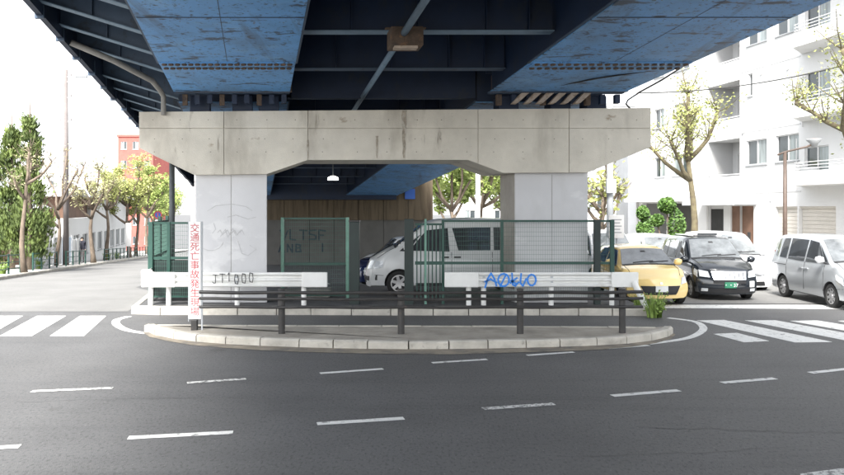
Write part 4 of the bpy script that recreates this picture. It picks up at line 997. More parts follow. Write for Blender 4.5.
tS['decals'] = [('windscreen', 'T', [(.45, -.92), (1.10, -.97), (1.10, .97), (.45, .92)], M['screen']), ('front_door_window', 'L,R', [(-.10, 1.06), (.88, 1.06), (.42, 1.54), (-.08, 1.58)], G), ('rear_door_window', 'L,R', [(-1.05, 1.08), (-.18, 1.06), (-.16, 1.58), (-1.0, 1.58)], G), ('rear_quarter_window', 'L,R', [(-1.65, 1.12), (-1.13, 1.08), (-1.10, 1.57), (-1.45, 1.52)], G),
    ('grille', 'F', [(-.46, .60), (.46, .60), (.50, .83), (-.50, .83)], M['chrome'], .014), *[('grille_bar', 'F', [(q - .008, .62), (q + .008, .62), (q + .008, .815), (q - .008, .815)], T_, .019) for q in (-.39, -.26, -.13, 0, .13, .26, .39)], ('lower_grille', 'F', [(-.46, .50), (.46, .50), (.46, .585), (-.46, .585)], T_, .012), ('headlight', 'Fm', [(.54, .66), (.80, .68), (.80, .86), (.58, .82)], LMP, .012), ('headlight_side', 'L,R', [(1.86, .72), (2.18, .66), (2.16, .84), (1.9, .88)], LMP), ('bumper_intake', 'F', [(-.7, .24), (.7, .24), (.66, .36), (-.66, .36)], T_, .01), ('number_plate', 'F', [(-.165, .38), (.165, .38), (.165, .54), (-.165, .54)], M['plate_green'], .03),
    ('bumper_badge', 'F', [(.58, .40), (.74, .40), (.74, .56), (.58, .56)], M['plate'], .016), ('front_lamp', 'Fm', [(.60, .28), (.76, .28), (.76, .36), (.60, .36)], LMP, .016), ('door_seam', 'L,R', [(-.14, .35), (-.13, .35), (-.13, 1.05), (-.14, 1.05)], M['chrome'], .003), ('door_handle', 'L,R', [(-.06, .90), (.14, .90), (.14, .935), (-.06, .935)], M['chrome'], .03), ('door_handle', 'L,R', [(-.36, .90), (-.2, .90), (-.2, .935), (-.36, .935)], M['chrome'], .03), ('tail_light', 'Bm', [(.62, .8), (.78, .8), (.76, 1.2), (.62, 1.2)], M['tail']),
    ('belt_trim', 'L,R', [(-1.6, 1.03), (1.0, 1.02), (1.0, 1.04), (-1.6, 1.05)], M['chrome'], .010)]
taxi = make_car('taxi', 'black taxi with a green number plate waiting beside the yellow hatchback', ((723 - 422) / FPX * 21.2 + .27, 21.2 + 2.2, gz(23)), -math.pi / 2 - .03, tS, 'taxi', QG)
rl = MB().box((.0, -.34, 1.735), (.16, .34, 1.83)).build('roof_sign', M['sign_white'], taxi, bevel=.03, local=True)
MB().box((.161, -.24, 1.755), (.166, .34, 1.81)).build('sign_face', M['c_black'], rl, local=True)
rb = MB().box((-1.2, -.5, 1.73), (.1, .5, 1.752)).build('roof_panel', M['c_white'], taxi, bevel=.02, local=True)
me = text_mesh('・・37', .13); me.materials.clear(); me.materials.append(M['plate'])
to = bpy.data.objects.new('plate_number', me); COL.objects.link(to); to.parent = taxi; to.location = (2.240, 0, .455); to.rotation_euler = (math.pi/2, 0, math.pi/2)
make_car('white_van', 'white minivan half hidden behind the black taxi, beside the silver minivan', (10.2, 24.3 + 2.2, gz(26.5)), -math.pi / 2, minivan(M['c_white'], 4.5, H=1.86), 'van', QG)
make_car('silver_minivan', 'silver minivan at the right edge, its side toward the junction', (10.45 + .845 - .15, 21.02, gz(21)), -math.pi / 2, minivan(M['c_silver'], 4.3, H=1.80, spokes=8, mirror_mat=M['c_white']), 'minivan', QG)
make_car('white_minivan', 'tall white minivan behind the yellow hatchback', ((622 - 422) / FPX * 26 - .1, 26 + 2.2, gz(28)), -math.pi / 2 + .05, minivan(M['c_white'], 4.6, H=1.93), 'minivan', QG)
make_car('white_wagon', 'white wagon queued behind the black taxi, only its roof and window showing', ((672 - 422) / FPX * 28.8, 28.8 + 2.2, gz(31)), -math.pi / 2 + .03, minivan(M['c_white'], 4.4, H=1.82), 'car', QG)
# far left: vans parked off the left road
make_car('white_van', 'small white van parked by the left footway trees', (-29.5, 66, gz(66) + .05), .3, minivan(M['c_white'], 4.4, H=1.85), 'van', 'vehicles off the left road')

# ------------------------------------------------------------------ buildings
def wall_sheet(mb_, fn, s0, s1, z0, z1, opens, depth=.18):
    ss = sorted({s0, s1, *[o[0] for o in opens], *[o[1] for o in opens]}); zs = sorted({z0, z1, *[o[2] for o in opens], *[o[3] for o in opens]})
    for a, b in zip(ss, ss[1:]):
        for c, d in zip(zs, zs[1:]):
            sm, zm = (a + b) / 2, (c + d) / 2
            if sm < s0 or sm > s1 or zm < z0 or zm > z1 or any(o[0] < sm < o[1] and o[2] < zm < o[3] for o in opens): continue
            mb_.add([fn(a, 0, c), fn(b, 0, c), fn(b, 0, d), fn(a, 0, d)], [(0, 1, 2, 3)])
    for a, b, c, d in opens:
        for (p, q) in (((a, c), (b, c)), ((b, c), (b, d)), ((b, d), (a, d)), ((a, d), (a, c))):
            mb_.add([fn(p[0], 0, p[1]), fn(q[0], 0, q[1]), fn(q[0], -depth, q[1]), fn(p[0], -depth, p[1])], [(0, 1, 2, 3)])
def fbox(fn, a, b): # a box in facade coordinates (s, w, z)
    P = [fn(s, w, z) for z in (a[2], b[2]) for s, w in ((a[0], a[1]), (b[0], a[1]), (b[0], b[1]), (a[0], b[1]))]
    return MB().add(P, [(0,3,2,1),(4,5,6,7),(0,1,5,4),(1,2,6,5),(2,3,7,6),(3,0,4,7)])
def window(fn, parent, s0, s1, z0, z1, depth=.14, mull=1, m=None, sill=True, w0=0):
    f = .05; mbw = MB()
    for q in (((s0, s0 + f), (z0, z1)), ((s1 - f, s1), (z0, z1)), ((s0 + f, s1 - f), (z0, z0 + f)), ((s0 + f, s1 - f), (z1 - f, z1))):
        k = fbox(fn, (q[0][0], w0 - depth, q[1][0]), (q[0][1], w0 - depth + .06, q[1][1])); mbw.add(k.v, k.f)
    for i in range(mull):
        c = s0 + (s1 - s0) * (i + 1) / (mull + 1); k = fbox(fn, (c - .03, w0 - depth, z0 + f), (c + .03, w0 - depth + .065, z1 - f)); mbw.add(k.v, k.f)
    wdw = mbw.build('window', M['alu'], parent)
    n = mull + 1
    for i in range(n):
        a = s0 + (s1 - s0) * i / n + .045; b = s0 + (s1 - s0) * (i + 1) / n - .045
        fbox(fn, (a, w0 - depth - .01, z0 + f), (b, w0 - depth + .02 - .008 * (i % 2), z1 - f)).build('pane', (m or [M['glass'], M['curtain_glass']])[(i + int(s0 * 3)) % 2], wdw)
    if sill: fbox(fn, (s0 - .06, w0 - .05, z0 - .06), (s1 + .06, w0 + .06, z0)).build('sill', M['soffit'], wdw)
    return wdw

A = tag(empty('apartment_block', FA(4, 0, gz(40))), 'white rendered apartment block with balconies and garage shutters on the right', 'building')
gb = gz(38) - .2
TOPZ = 19
# openings: (s0, s1, z0, z1)
wins = [(1.8, 3.45, 4.75, 6.02), (-.55, 1.1, 4.78, 6.06), (2.95, 3.3, 8.3, 9.45), (-2.5, -.95, 3.75, 5.35), (-2.6, -1.0, 7.2, 8.75), (-2.6, -1.0, 10.3, 11.8), (-6.3, -4.5, 4.75, 6.05), (-6.3, -4.5, 7.7, 9.0), (1.8, 3.4, 10.9, 12.1), (-.5, 1.1, 10.9, 12.1),
        (8.8, 10.8, 4.5, 5.75), (11.7, 13.0, 4.5, 5.75), (8.9, 10.6, 7.6, 8.8), (11.8, 13, 7.6, 8.8), (8.9, 10.6, 10.8, 12), (11.8, 13, 10.8, 12)]
mb = MB()
shut = [(-2.95, -.55, gb, 2.62), (-.45, 1.15, gb, 2.62)]
port = [(2.85, 7.1, gb, 2.66)]
fnA = FA
wall_sheet(mb, fnA, -12, 4.0, gb, TOPZ, [w for w in wins if w[1] < 4.0] + shut + [(2.85, 4.0, gb, 2.66)], .3)
mb.build('wall', M['white_wall'], A)
mb = MB(); wall_sheet(mb, fnA, 4.0, 8.4, gb, 3.2, [(4.0, 7.1, gb, 2.66)], .3); wall_sheet(mb, fnA, 6.9, 8.4, 3.2, TOPZ, [], .3)
wall_sheet(mb, fnA, 8.4, 15.5, gb, TOPZ, [w for w in wins if w[0] > 8.4] + [(8.6, 14.6, gb, 2.9)], .3)
mb.build('wall', M['white_wall'], A)
# recessed balconies between the two wings
mb = MB(); wall_sheet(mb, lambda s, w, z: FA(s, w - 1.5, z), 4.0, 6.9, 3.2, TOPZ, [(4.5, 6.4, 3.5 + 3.05 * k, 5.55 + 3.05 * k) for k in range(5)], .1)
for s in (4.0, 6.9): mb.add([FA(s, 0, 3.2), FA(s, -1.5, 3.2), FA(s, -1.5, TOPZ), FA(s, 0, TOPZ)], [(0, 1, 2, 3)])
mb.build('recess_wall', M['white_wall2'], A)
for k in range(5):
    z = 3.2 + 3.05 * k
    bl_ = fbox(FA, (4.0, -1.5, z - .02), (6.9, .05, z + .2)).build('balcony', M['white_wall'], A)
    fbox(FA, (4.02, -.05, z + .2), (6.88, .05, z + 1.05)).build('balcony_front', M['white_wall2'] if k % 2 else M['white_wall'], bl_)
    fbox(FA, (4.02, -.03, z + 1.12), (6.88, .02, z + 1.17)).build('handrail', M['alu'], bl_)
    window(lambda s, w, z_: FA(s, w - 1.5, z_), A, 4.5, 6.4, z + .3, z + 2.35, .1, 1, sill=False)
for w in wins: window(FA, A, *w, mull=1 if w[1] - w[0] > .6 else 0)
# shutters: slats in two garage doors
for s0, s1, z0, z1 in shut:
    sh = fbox(FA, (s0, -.26, z0), (s1, -.20, z1)).build('garage_shutter', M['beige'], A)
    nz = 16
    for i in range(nz):
        za = z0 + .4 + (z1 - z0 - .5) * i / nz
        fbox(FA, (s0 + .04, -.199, za), (s1 - .04, -.18, za + (z1 - z0 - .5) / nz - .02)).build('slat', M['beige'], sh)
    fbox(FA, (s0, -.2, z1 - .1), (s1, -.1, z1)).build('shutter_box', M['beige'], sh)
# porch: canopy and dim brown entrance
cn = fbox(FA, (2.6, .0, 2.72), (7.3, 1.3, 3.15)).build('canopy', M['soffit'], A)  # grey colour stands in for the shading on a white canopy
fbox(FA, (2.55, 1.301, 2.70), (7.35, 1.38, 3.2)).build('canopy_edge', M['soffit_edge'], cn)
fbox(FA, (2.85, -.30, gb), (4.9, -.14, 2.66)).build('entrance_wall', M['brown'], A)
fbox(FA, (4.9, -.6, gb), (5.55, -.05, 2.66)).build('pillar', M['white_wall'], A)
fbox(FA, (5.55, -.30, gb), (6.9, -.16, 2.5)).build('entrance_door', M['dark_in'], A)
fbox(FA, (6.9, -.6, gb), (7.1, -.1, 2.66)).build('pillar', M['white_wall2'], A)
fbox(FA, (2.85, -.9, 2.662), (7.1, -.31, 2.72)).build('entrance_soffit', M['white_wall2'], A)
fbox(FA, (5.55, -.28, 2.502), (6.9, -.15, 2.66)).build('lintel', M['white_wall2'], A)
fbox(FA, (3.3, -.139, .9), (3.5, -.09, 1.3)).build('intercom', M['dark_in'], A)
# open ground floor of the far wing
fbox(FA, (8.6, -2.0, gb), (14.6, -1.9, 2.9)).build('undercroft_wall', M['grey_wall'], A)
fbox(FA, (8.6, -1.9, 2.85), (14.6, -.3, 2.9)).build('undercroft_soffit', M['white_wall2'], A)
fbox(FA, (8.5, .0, 2.95), (15.4, .9, 3.45)).build('ledge', M['white_wall'], A)
fbox(FA, (11.2, -.4, gb), (11.6, -.05, 2.9)).build('pillar', M['white_wall'], A)
# projecting balconies of the near wing
for z in (3.55, 6.55, 9.7, 12.8):
    pr = MB().prism([(-.75, 0), (-6.5, 0), (-6.5, 1.35), (-1.9, 1.35)], lambda s, w: FA(s, w, z), lambda s, w: FA(s, w, z + .22)).build('balcony', M['white_wall'], A)
    MB().prism([(-.80, .02), (-1.93, 1.33), (-6.5, 1.33), (-6.5, 1.27), (-1.96, 1.27), (-.86, .02)], lambda s, w: FA(s, w, z + .22), lambda s, w: FA(s, w, z + .62)).build('balcony_wall', M['white_wall'], pr)
    for i in range(3): 
        a_ = .95 + .0 * i
        MB().tube([FA(-.85, .05, z + .72 + .14 * i), FA(-1.95, 1.3, z + .72 + .14 * i), FA(-6.5, 1.3, z + .72 + .14 * i)], .018, 6).build('handrail', M['alu'], pr)
fbox(FA, (-2.0, .1, 3.78), (-1.3, .5, 4.4)).build('air_conditioner', M['soffit'], A)
for s_ in (1.45, 3.85, 8.55, 11.2):
    MB().tube([FA(s_, .06, 2.9), FA(s_, .06, TOPZ)], .045, 8).build('rain_pipe', M['white_wall2'], A)
for z in (3.3, 6.45, 9.6, 12.7):
    fbox(FA, (-11.9, .0, z), (-6.6, .015, z + .05)).build('floor_band', M['white_wall2'], A)
    fbox(FA, (-.7, .0, z), (3.95, .015, z + .045)).build('floor_band', M['white_wall2'], A)
    fbox(FA, (8.45, .0, z + .3), (15.4, .015, z + .345)).build('floor_band', M['white_wall2'], A)
for s_, z in ((1.5, 6.5), (3.7, 6.5), (.2, 9.2), (2.2, 9.3), (1.5, 9.3), (9.9, 6.3), (12.4, 6.3)):
    MB().tube([FA(s_, .0, z), FA(s_, .07, z)], .08, 10).build('vent_cap', M['alu'], A)
for s_, z in ((4.3, 3.45), (4.3, 9.55), (5.9, 6.5)):
    fbox(FA, (s_, -1.0, z), (s_ + .75, -.7, z + .55)).build('air_conditioner', M['alu'], A)
for s_, z in ((-3.4, 6.8), (-3.4, 9.95)):
    fbox(FA, (s_, .3, z), (s_ + .75, .6, z + .55)).build('air_conditioner', M['alu'], A)
for s_, z, w_ in ((-.7, 4.0, .25), (-1.1, 6.9, .4)):
    MB().tube([FA(s_ + .25, .05, z - .6), FA(s_ + .25, .05, z + 1.8)], .02, 6).build('conduit', M['alu'], A)
# roof and body so that the block is closed
fbox(FA, (-12, -12, TOPZ), (15.5, -.01, TOPZ + .3)).build('roof', M['white_wall2'], A)
mb = MB(); mb.add([FA(-12, 0, gb), FA(-12, -12, gb), FA(-12, -12, TOPZ), FA(-12, 0, TOPZ)], [(0, 1, 2, 3)]); mb.add([FA(15.5, 0, gb), FA(15.5, -12, gb), FA(15.5, -12, TOPZ), FA(15.5, 0, TOPZ)], [(0, 1, 2, 3)])
mb.add([FA(-12, -12, gb), FA(15.5, -12, gb), FA(15.5, -12, TOPZ), FA(-12, -12, TOPZ)], [(0, 1, 2, 3)]); mb.build('end_wall', M['white_wall'], A)
MB().tube([FA(15.2, .08, gb), FA(15.2, .08, TOPZ)], .06, 8).build('rain_pipe', M['white_wall2'], A)

def box_house(name, label, fn, s0, s1, w1, z0, z1, wallm, rows, cols, wz=1.2, ww=1.3, roofm=None, cat='building', gable=False, group=None):
    h = tag(empty(name, fn((s0 + s1) / 2, 0, z0)), label, cat, group)
    ops = []
    for r in range(rows):
        for c in range(cols):
            cs = s0 + (s1 - s0) * (c + .5) / cols; cz = z0 + (z1 - z0) * (r + .55) / rows
            ops.append((cs - ww / 2, cs + ww / 2, cz - wz / 2, cz + wz / 2))
    mb_ = MB(); wall_sheet(mb_, fn, s0, s1, z0, z1, ops, .15)
    for s in (s0, s1): mb_.add([fn(s, 0, z0), fn(s, -w1, z0), fn(s, -w1, z1), fn(s, 0, z1)], [(0, 1, 2, 3)])
    mb_.add([fn(s0, -w1, z0), fn(s1, -w1, z0), fn(s1, -w1, z1), fn(s0, -w1, z1)], [(0, 1, 2, 3)])
    mb_.build('wall', wallm, h)
    for o in ops: window(fn, h, *o, depth=.12)
    if gable:
        MB().prism([(s0 - .3, z1 - .05), (s1 + .3, z1 - .05), ((s0 + s1) / 2, z1 + (s1 - s0) * .32)], lambda s, z: fn(s, .4, z), lambda s, z: fn(s, -w1 - .4, z)).build('roof', roofm or M['grey_house'], h)
    else:
        fbox(fn, (s0 - .15, -w1 - .15, z1), (s1 + .15, .15, z1 + .35)).build('roof', roofm or wallm, h)
    return h
# grey house between the pier and the white block, white house beyond the pole
fH = lambda s, w, z: Vector((s, 62 - w, z))
box_house('grey_house', 'grey clad house in the gap between the pier and the white block', fH, (628 - 422) / FPX * 62, (662 - 422) / FPX * 62, 8, gz(62), 7.5, M['grey_house'], 3, 1)
fH2 = lambda s, w, z: Vector((s, 55 - w, z))
box_house('white_house', 'small white house with a gabled roof behind the grey pole', fH2, (578 - 422) / FPX * 55, (616 - 422) / FPX * 55, 8, gz(55), 4.4, M['white_wall'], 2, 1, roofm=M['white_wall2'], gable=True)
fH3 = lambda s, w, z: Vector((s, 95 - w, z))
box_house('far_apartments', 'pale apartment block far behind the trees under the far span', fH3, 4, 26, 10, gz(95), 15, M['white_wall'], 6, 6)
# left side: white two-storey hall, its fence wall, red block far back
def FL(s, w, z):                              # facade along the left footway, w toward the road
    return Vector((-22.6 + DN[0]*s - NN[0]*w, 50 + DN[1]*s - NN[1]*w, z))
zl0 = gz(58) - .1
HB = tag(empty('white_hall', FL(10, 0, zl0)), 'low white hall with a dark upper band behind the left trees', 'building')
mb = MB(); ops = [(1.2 + 2.6*i, 2.9 + 2.6*i, zl0 + .9, zl0 + 2.3) for i in range(8)]
wall_sheet(mb, FL, 0, 22, zl0, 1.9, ops, .15); mb.build('wall', M['white_wall'], HB)
for o in ops: window(FL, HB, *o, depth=.12, mull=1)
fbox(FL, (0, -7, 1.9), (6.5, -.25, 3.3)).build('dark_band', M['brown'], HB)
fbox(FL, (6.5, -7, 1.9), (22, -.02, 3.3)).build('upper_wall', M['white_wall'], HB)
fbox(FL, (-.6, -7.5, 3.3), (22.6, .7, 3.75)).build('roof', M['white_wall'], HB)
fbox(FL, (-.02, -7, zl0), (.15, -.02, 1.9)).build('end_wall', M['white_wall'], HB)
mb = MB()
fz = lambda s, w, z: Vector((-46 + s, 118 - w, z))
box_house('red_block', 'red brick tower block with pale windows far behind the left trees', fz, 0, 5.3, 9, gz(118), 13.4, M['brick_red'], 6, 3, wz=1.2, ww=.9)
box_house('pale_block', 'pale block lower down beside the red tower', fz, -20, -2.4, 9, gz(118), 7.5, M['white_wall'], 4, 6, wz=1.1, ww=1.2)
box_house('pale_block', 'long pale block right of the red tower, over the road end', lambda s, w, z: Vector((-38 + s, 128 - w, z)), 0, 26, 9, gz(128), 7.0, M['white_wall2'], 4, 8, wz=1.1, ww=1.4)
fd = lambda s, w, z: Vector((-27.5 + s, 44 - w, z))
box_house('brown_house', 'dark brown house behind the cypress at the left edge', fd, -8, 3.6, 6, gz(44), 2.6, M['brown'], 1, 3, gable=True)
# screens along the footway
for i, (s, hgt, mm) in enumerate(((-10.5, 1.5, 'tarp'), (-8.2, 1.5, 'white_wall'), (-5.9, 1.7, 'white_wall'), (-3.6, 1.7, 'tarp'), (-1.3, 1.6, 'white_wall'))):
    p = FL(s, .4, 0); z = gz(p.y)
    t = tag(empty('screen_panel', FL(s, .4, z)), ['pale blue site screen panel nearest the cypress', 'white site screen panel next to the pale blue one', 'taller white site screen panel in the middle of the row', 'pale blue site screen panel before the white hall', 'white site screen panel at the corner of the white hall'][i], 'screen', 'site screens along the left footway')
    fbox(FL, (s, .38, z + .1), (s + 2.1, .42, z + hgt)).build('sheet', M[mm], t)
    for k in (0, 1.05, 2.1): MB().tube([FL(s + k, .46, z), FL(s + k, .46, z + hgt + .1)], .025, 6).build('tube', M['galv'], t)

# ------------------------------------------------------------------ left footway furniture
def foot_rail(label, ya, yb):
    t = tag(empty('footway_railing', LR(-.45, ya)), label, 'railing', 'green railings along the left footway')
    n = max(1, round((yb - ya) / 1.6))
    for i in range(n + 1):
        y = ya + (yb - ya) * i / n; p = LR(-.45, y)
        MB().tube([(p.x, y, p.z), (p.x, y, p.z + .98)], .042, 8).build('post', M['green_metal'], t)
    for h in (.93, .62, .34):
        MB().tube([LR(-.45, ya + (yb - ya) * i / 4) + Vector((0, 0, h)) for i in range(5)], .03 if h > .9 else .022, 6).build('rail', M['green_metal'], t)
foot_rail('green pipe railing at the left edge of the view', 27, 35.2)
foot_rail('green pipe railing in front of the leaning trees', 37.2, 41.6)
foot_rail('short green pipe railing beside the walking person', 43.6, 48.5)
foot_rail('green pipe railing right of the walking person', 54.5, 64)
foot_rail('farthest green pipe railing before the road bends away', 66, 84)
up = at(66, 70, 45.5)
t = tag(empty('utility_pole', (up.x, 45.5, gz(45.5))), 'tall slim concrete utility pole on the left footway', 'utility pole')
MB().tube([(up.x, 45.5, gz(45.5)), (up.x, 45.5, up.z)], [.17, .11], 12).build('shaft', M['pole'], t, smooth=True)
for k, z in enumerate((10.2, 9.0, 7.6)):
    MB().cbox((up.x + .05, 45.5, z), (.9 - .2*k, .08, .08)).build('cross_arm', M['galv'], t)
    for s_ in (-.3, .3): MB().tube([(up.x + s_, 45.5, z + .04), (up.x + s_, 45.5, z + .16)], .04, 6).build('insulator', M['pole'], t)
MB().tube([(up.x, 45.5, 9.8), (up.x + .6, 45.3, 10.3)], .03, 6).build('lamp_arm', M['galv'], t)
lh2 = at(81, 76, 45.3); MB().cbox(lh2, (.75, .25, .18)).build('lamp_head', M['galv'], t, bevel=.05)
MB().tube([at(70, 68, 45.4), at(76, 72, 45.3), lh2], .02, 6).build('lamp_bracket', M['galv'], t)
MB().tube([at(66, 182, 45.5), at(74, 183, 45.2), at(86, 190, 44.6), at(90, 197, 44.3)], .05, 8).build('curved_arm', M['galv'], t, smooth=True)
# round sign and a white banner farther down
rs = at(158, 215, 83)
t = tag(empty('round_sign', (rs.x, 83, gz(83))), 'round blue and red traffic sign far down the left road', 'sign')
MB().tube([(rs.x, 83.05, gz(83)), (rs.x, 83.05, rs.z + .4)], .04, 8).build('post', M['galv'], t)
MB().tube([(rs.x, 83, rs.z), (rs.x, 82.97, rs.z)], .42, 20).build('disc', M['sign_red'], t)
MB().tube([(rs.x, 82.969, rs.z), (rs.x, 82.95, rs.z)], .30, 20).build('blue_centre', M['blue_sign'], t)
MB().cbox((rs.x, 82.94, rs.z), (.1, .01, .5), 0).build('bar', M['sign_red'], t)
MB().cbox((rs.x, 82.97, rs.z - .75), (.6, .02, .5), 0).build('plate_below', M['sign_white'], t)
wbn = at(128.5, 235, 62)
t = tag(empty('banner_sign', (wbn.x, 62, gz(62))), 'upright white banner board among the left trees', 'sign')
MB().box((wbn.x - .22, 61.98, wbn.z - .9), (wbn.x + .22, 62.02, wbn.z + .95)).build('board', M['sign_white'], t)
MB().tube([(wbn.x, 62.06, gz(62)), (wbn.x, 62.06, wbn.z + .9)], .03, 6).build('post', M['galv'], t)

# ------------------------------------------------------------------ trees
def leaf_cloud(mb_, pts, n, size, spread, rnd, flat=.6):
    for _ in range(n):
        c = rnd.choice(pts); c = Vector(c) + Vector((rnd.gauss(0, spread), rnd.gauss(0, spread), rnd.gauss(0, spread * flat)))
        a = Vector((rnd.uniform(-1, 1), rnd.uniform(-1, 1), rnd.uniform(-.6, .6))).normalized(); b = a.orthogonal().normalized()
        b = (b * math.cos(rnd.uniform(0, 6)) + a.cross(b) * math.sin(rnd.uniform(0, 6))).normalized(); s_ = size * rnd.uniform(.6, 1.3)
        mb_.add([c - a * s_, c + b * s_ * .45, c + a * s_, c - b * s_ * .45], [(0, 1, 2, 3)])
def pruned_tree(name, label, base, h, seed, leafm, leaves, lsize=.07, trunk_r=.14, lean=(0, 0), limbs=5, barkm='bark', reach=1.0, sprouts=7, fork=.5, group=None):
    rnd = random.Random(seed); t = tag(empty(name, base), label, 'tree', group); b = Vector(base)
    tr = MB(); path = []; 
    for i in range(7):
        f = i / 6; path.append(b + Vector((lean[0]*f + .10*math.sin(f*5 + seed), lean[1]*f, h * fork * 1.15 * f)))
    tr.tube(path, [trunk_r * (1.25 if i == 0 else 1 - .085*i) for i in range(7)], 10)
    tips = []; tw = MB()
    for k in range(limbs):
        an = 2 * math.pi * k / limbs + rnd.uniform(-.4, .4) + seed
        st_ = path[rnd.choice((4, 5, 6, 6))] if k else path[6]
        ln = h * (1 - fork) * rnd.uniform(.45, .75) * reach; d = Vector((math.cos(an), math.sin(an), rnd.uniform(.35, 1.0))); d.normalize()
        if k == 0: d = Vector((.1, 0, 1)); ln *= 1.2
        pts = [st_]; 
        for j in range(1, 5):
            d = (d + Vector((rnd.uniform(-.3, .3), rnd.uniform(-.3, .3), rnd.uniform(0, .35)))).normalized(); pts.append(pts[-1] + d * ln / 4)
        tr.tube(pts, [trunk_r*.62, trunk_r*.5, trunk_r*.42, trunk_r*.36, trunk_r*.44], 8)      # knobbly end from years of pruning
        knots = [pts[-1], pts[-1], pts[3], pts[2]]
        for s_ in range(sprouts):
            kx = rnd.choice(knots); dd = Vector((rnd.uniform(-.8, .8), rnd.uniform(-.8, .8), rnd.uniform(.3, 1.1))).normalized(); l2 = h * rnd.uniform(.07, .17)
            p1 = kx + dd * l2 * .5; p2 = p1 + (dd + Vector((rnd.uniform(-.2, .2), rnd.uniform(-.2, .2), .25))).normalized() * l2 * .5
            tw.tube([kx, p1, p2], [trunk_r*.14, trunk_r*.10, trunk_r*.04], 5, caps=False); tips += [p1, p2, kx.lerp(p1, .6)]
            p3 = p1 + Vector((rnd.uniform(-1, 1), rnd.uniform(-1, 1), rnd.uniform(-.2, .8))).normalized() * l2 * .4
            tw.tube([p1, p3], [trunk_r*.08, trunk_r*.03], 4, caps=False); tips += [p3]
    trk = tr.build('trunk', M[barkm], t, smooth=True); tag(tw.build('twigs', M[barkm], trk), kind='stuff')
    lf = MB(); leaf_cloud(lf, tips, leaves, lsize, h * .025, rnd)
    lf.build('crown', M[leafm], t)
    return t
LG = 'pruned trees along the left footway'
def ltree(px, y, h, seed, label, leaves=260, leafm='leaf_pale', **kw):
    kw.setdefault('sprouts', 14); leaves = int(leaves * 2.2); kw['lsize'] = kw.get('lsize', .07) * .85
    x = (px - 422) / FPX * y; pruned_tree('street_tree', label, (x, y, gz(y) + .1), h, seed, leafm, leaves, group=LG, **kw)
ltree(24, 35, 5.6, 3, 'thin bare-stemmed street tree in front of the cypress', 120, trunk_r=.13, fork=.62, limbs=4)
ltree(57, 44.5, 5.6, 5, 'leaning knobbly street tree beside the utility pole', 300, trunk_r=.13, lean=(.1, 0), reach=1.5, limbs=6, fork=.5)
ltree(92, 50, 6.0, 8, 'upright pollarded street tree above the walking person', 900, trunk_r=.16, limbs=7, fork=.5, lsize=.09)
ltree(107, 57, 6.4, 11, 'pollarded street tree second right of the walking person', 1300, 'leaf_spring', trunk_r=.16, limbs=7, lsize=.10)
ltree(128, 65, 7.4, 14, 'street tree behind the white banner board', 2200, 'leaf_spring', trunk_r=.18, limbs=8, lsize=.13, reach=1.2)
ltree(137, 73, 7.8, 17, 'greener street tree before the round sign', 2600, 'leaf_spring', trunk_r=.18, limbs=8, lsize=.15, reach=1.2)
ltree(147, 82, 8.0, 21, 'leafy street tree just left of the round sign', 2800, 'leaf_bright', trunk_r=.2, limbs=8, lsize=.17, reach=1.25)
ltree(157, 92, 8.6, 25, 'bright green street tree at the far bend of the left road', 2200, 'leaf_bright', trunk_r=.24, limbs=8, lsize=.15)
ltree(166, 100, 9.0, 28, 'bright green street tree farthest down the left road', 2400, 'leaf_bright', trunk_r=.24, limbs=8, lsize=.15)

def conifer(label, px, y, h, w, seed):
    x = (px - 422) / FPX * y; rnd = random.Random(seed); b = Vector((x, y, gz(y)))
    t = tag(empty('cypress_tree', b), label, 'tree', 'cypresses at the left edge')
    MB().tube([b, b + Vector((0, 0, h * .5)), b + Vector((0, 0, h * .97))], [.16, .10, .02], 8).build('trunk', M['bark'], t, smooth=True)
    mb_ = MB(); lobes = [(rnd.uniform(0, 6.28), rnd.uniform(.05, .9), rnd.uniform(.5, 1.15)) for _ in range(60)]
    for a0, f0, r0 in lobes:                  # upswept sprays, each a cluster of leaf faces
        rad = w * (1 - f0) ** .75 * r0 * (.55 + .45 * min(1, f0 * 6)); c0 = b + Vector((math.cos(a0) * rad * .62, math.sin(a0) * rad * .62, h * (.04 + f0 * .92)))
        for _ in range(150):
            g = Vector((rnd.gauss(0, .22), rnd.gauss(0, .22), abs(rnd.gauss(0, .38)) - .15)) * (w * .75 * (1.1 - f0 * .75)); p = c0 + g
            d = Vector((math.cos(a0) * .5 + rnd.uniform(-.5, .5), math.sin(a0) * .5 + rnd.uniform(-.5, .5), 1.1)).normalized(); q = d.orthogonal().normalized()
            q = q * math.cos(rnd.uniform(0, 6)) + d.cross(q) * math.sin(rnd.uniform(0, 6)); s_ = rnd.uniform(.07, .15)
            mb_.add([p - d * s_, p + q * s_ * .35, p + d * s_, p - q * s_ * .35], [(0, 1, 2, 3)])
    mb_.build('crown', M['leaf_dark'], t)
conifer('tall dark cypress with the highest tip at the left edge', 30, 38.5, 8.7, 1.45, 2)
conifer('dark cypress left of the tallest one, cut by the frame', 12, 39, 8.1, 1.6, 4)
conifer('low dark cypress in the far left corner of the frame', -8, 40, 6.6, 1.4, 6)

# right-hand street trees before the white block
p = at(694, 235, 29.5)
pruned_tree('street_tree', 'knobbly pollarded street tree with sparse spring leaves before the white block', (p.x, 29.5, gz(29.5)), 7.4, 43, 'leaf_spring', 2600, .06, .165, (-.15, 0), 7, 'bark_green', .95, 15, .54, 'street trees before the white block')
p = at(846, 235, 27.5)
pruned_tree('street_tree', 'leafy street tree cut by the right edge of the frame', (p.x + .6, 27.5, gz(27.5)), 8.8, 52, 'leaf_spring', 4200, .06, .2, (0, 0), 8, 'bark_green', 1.3, 11, .5, 'street trees before the white block')
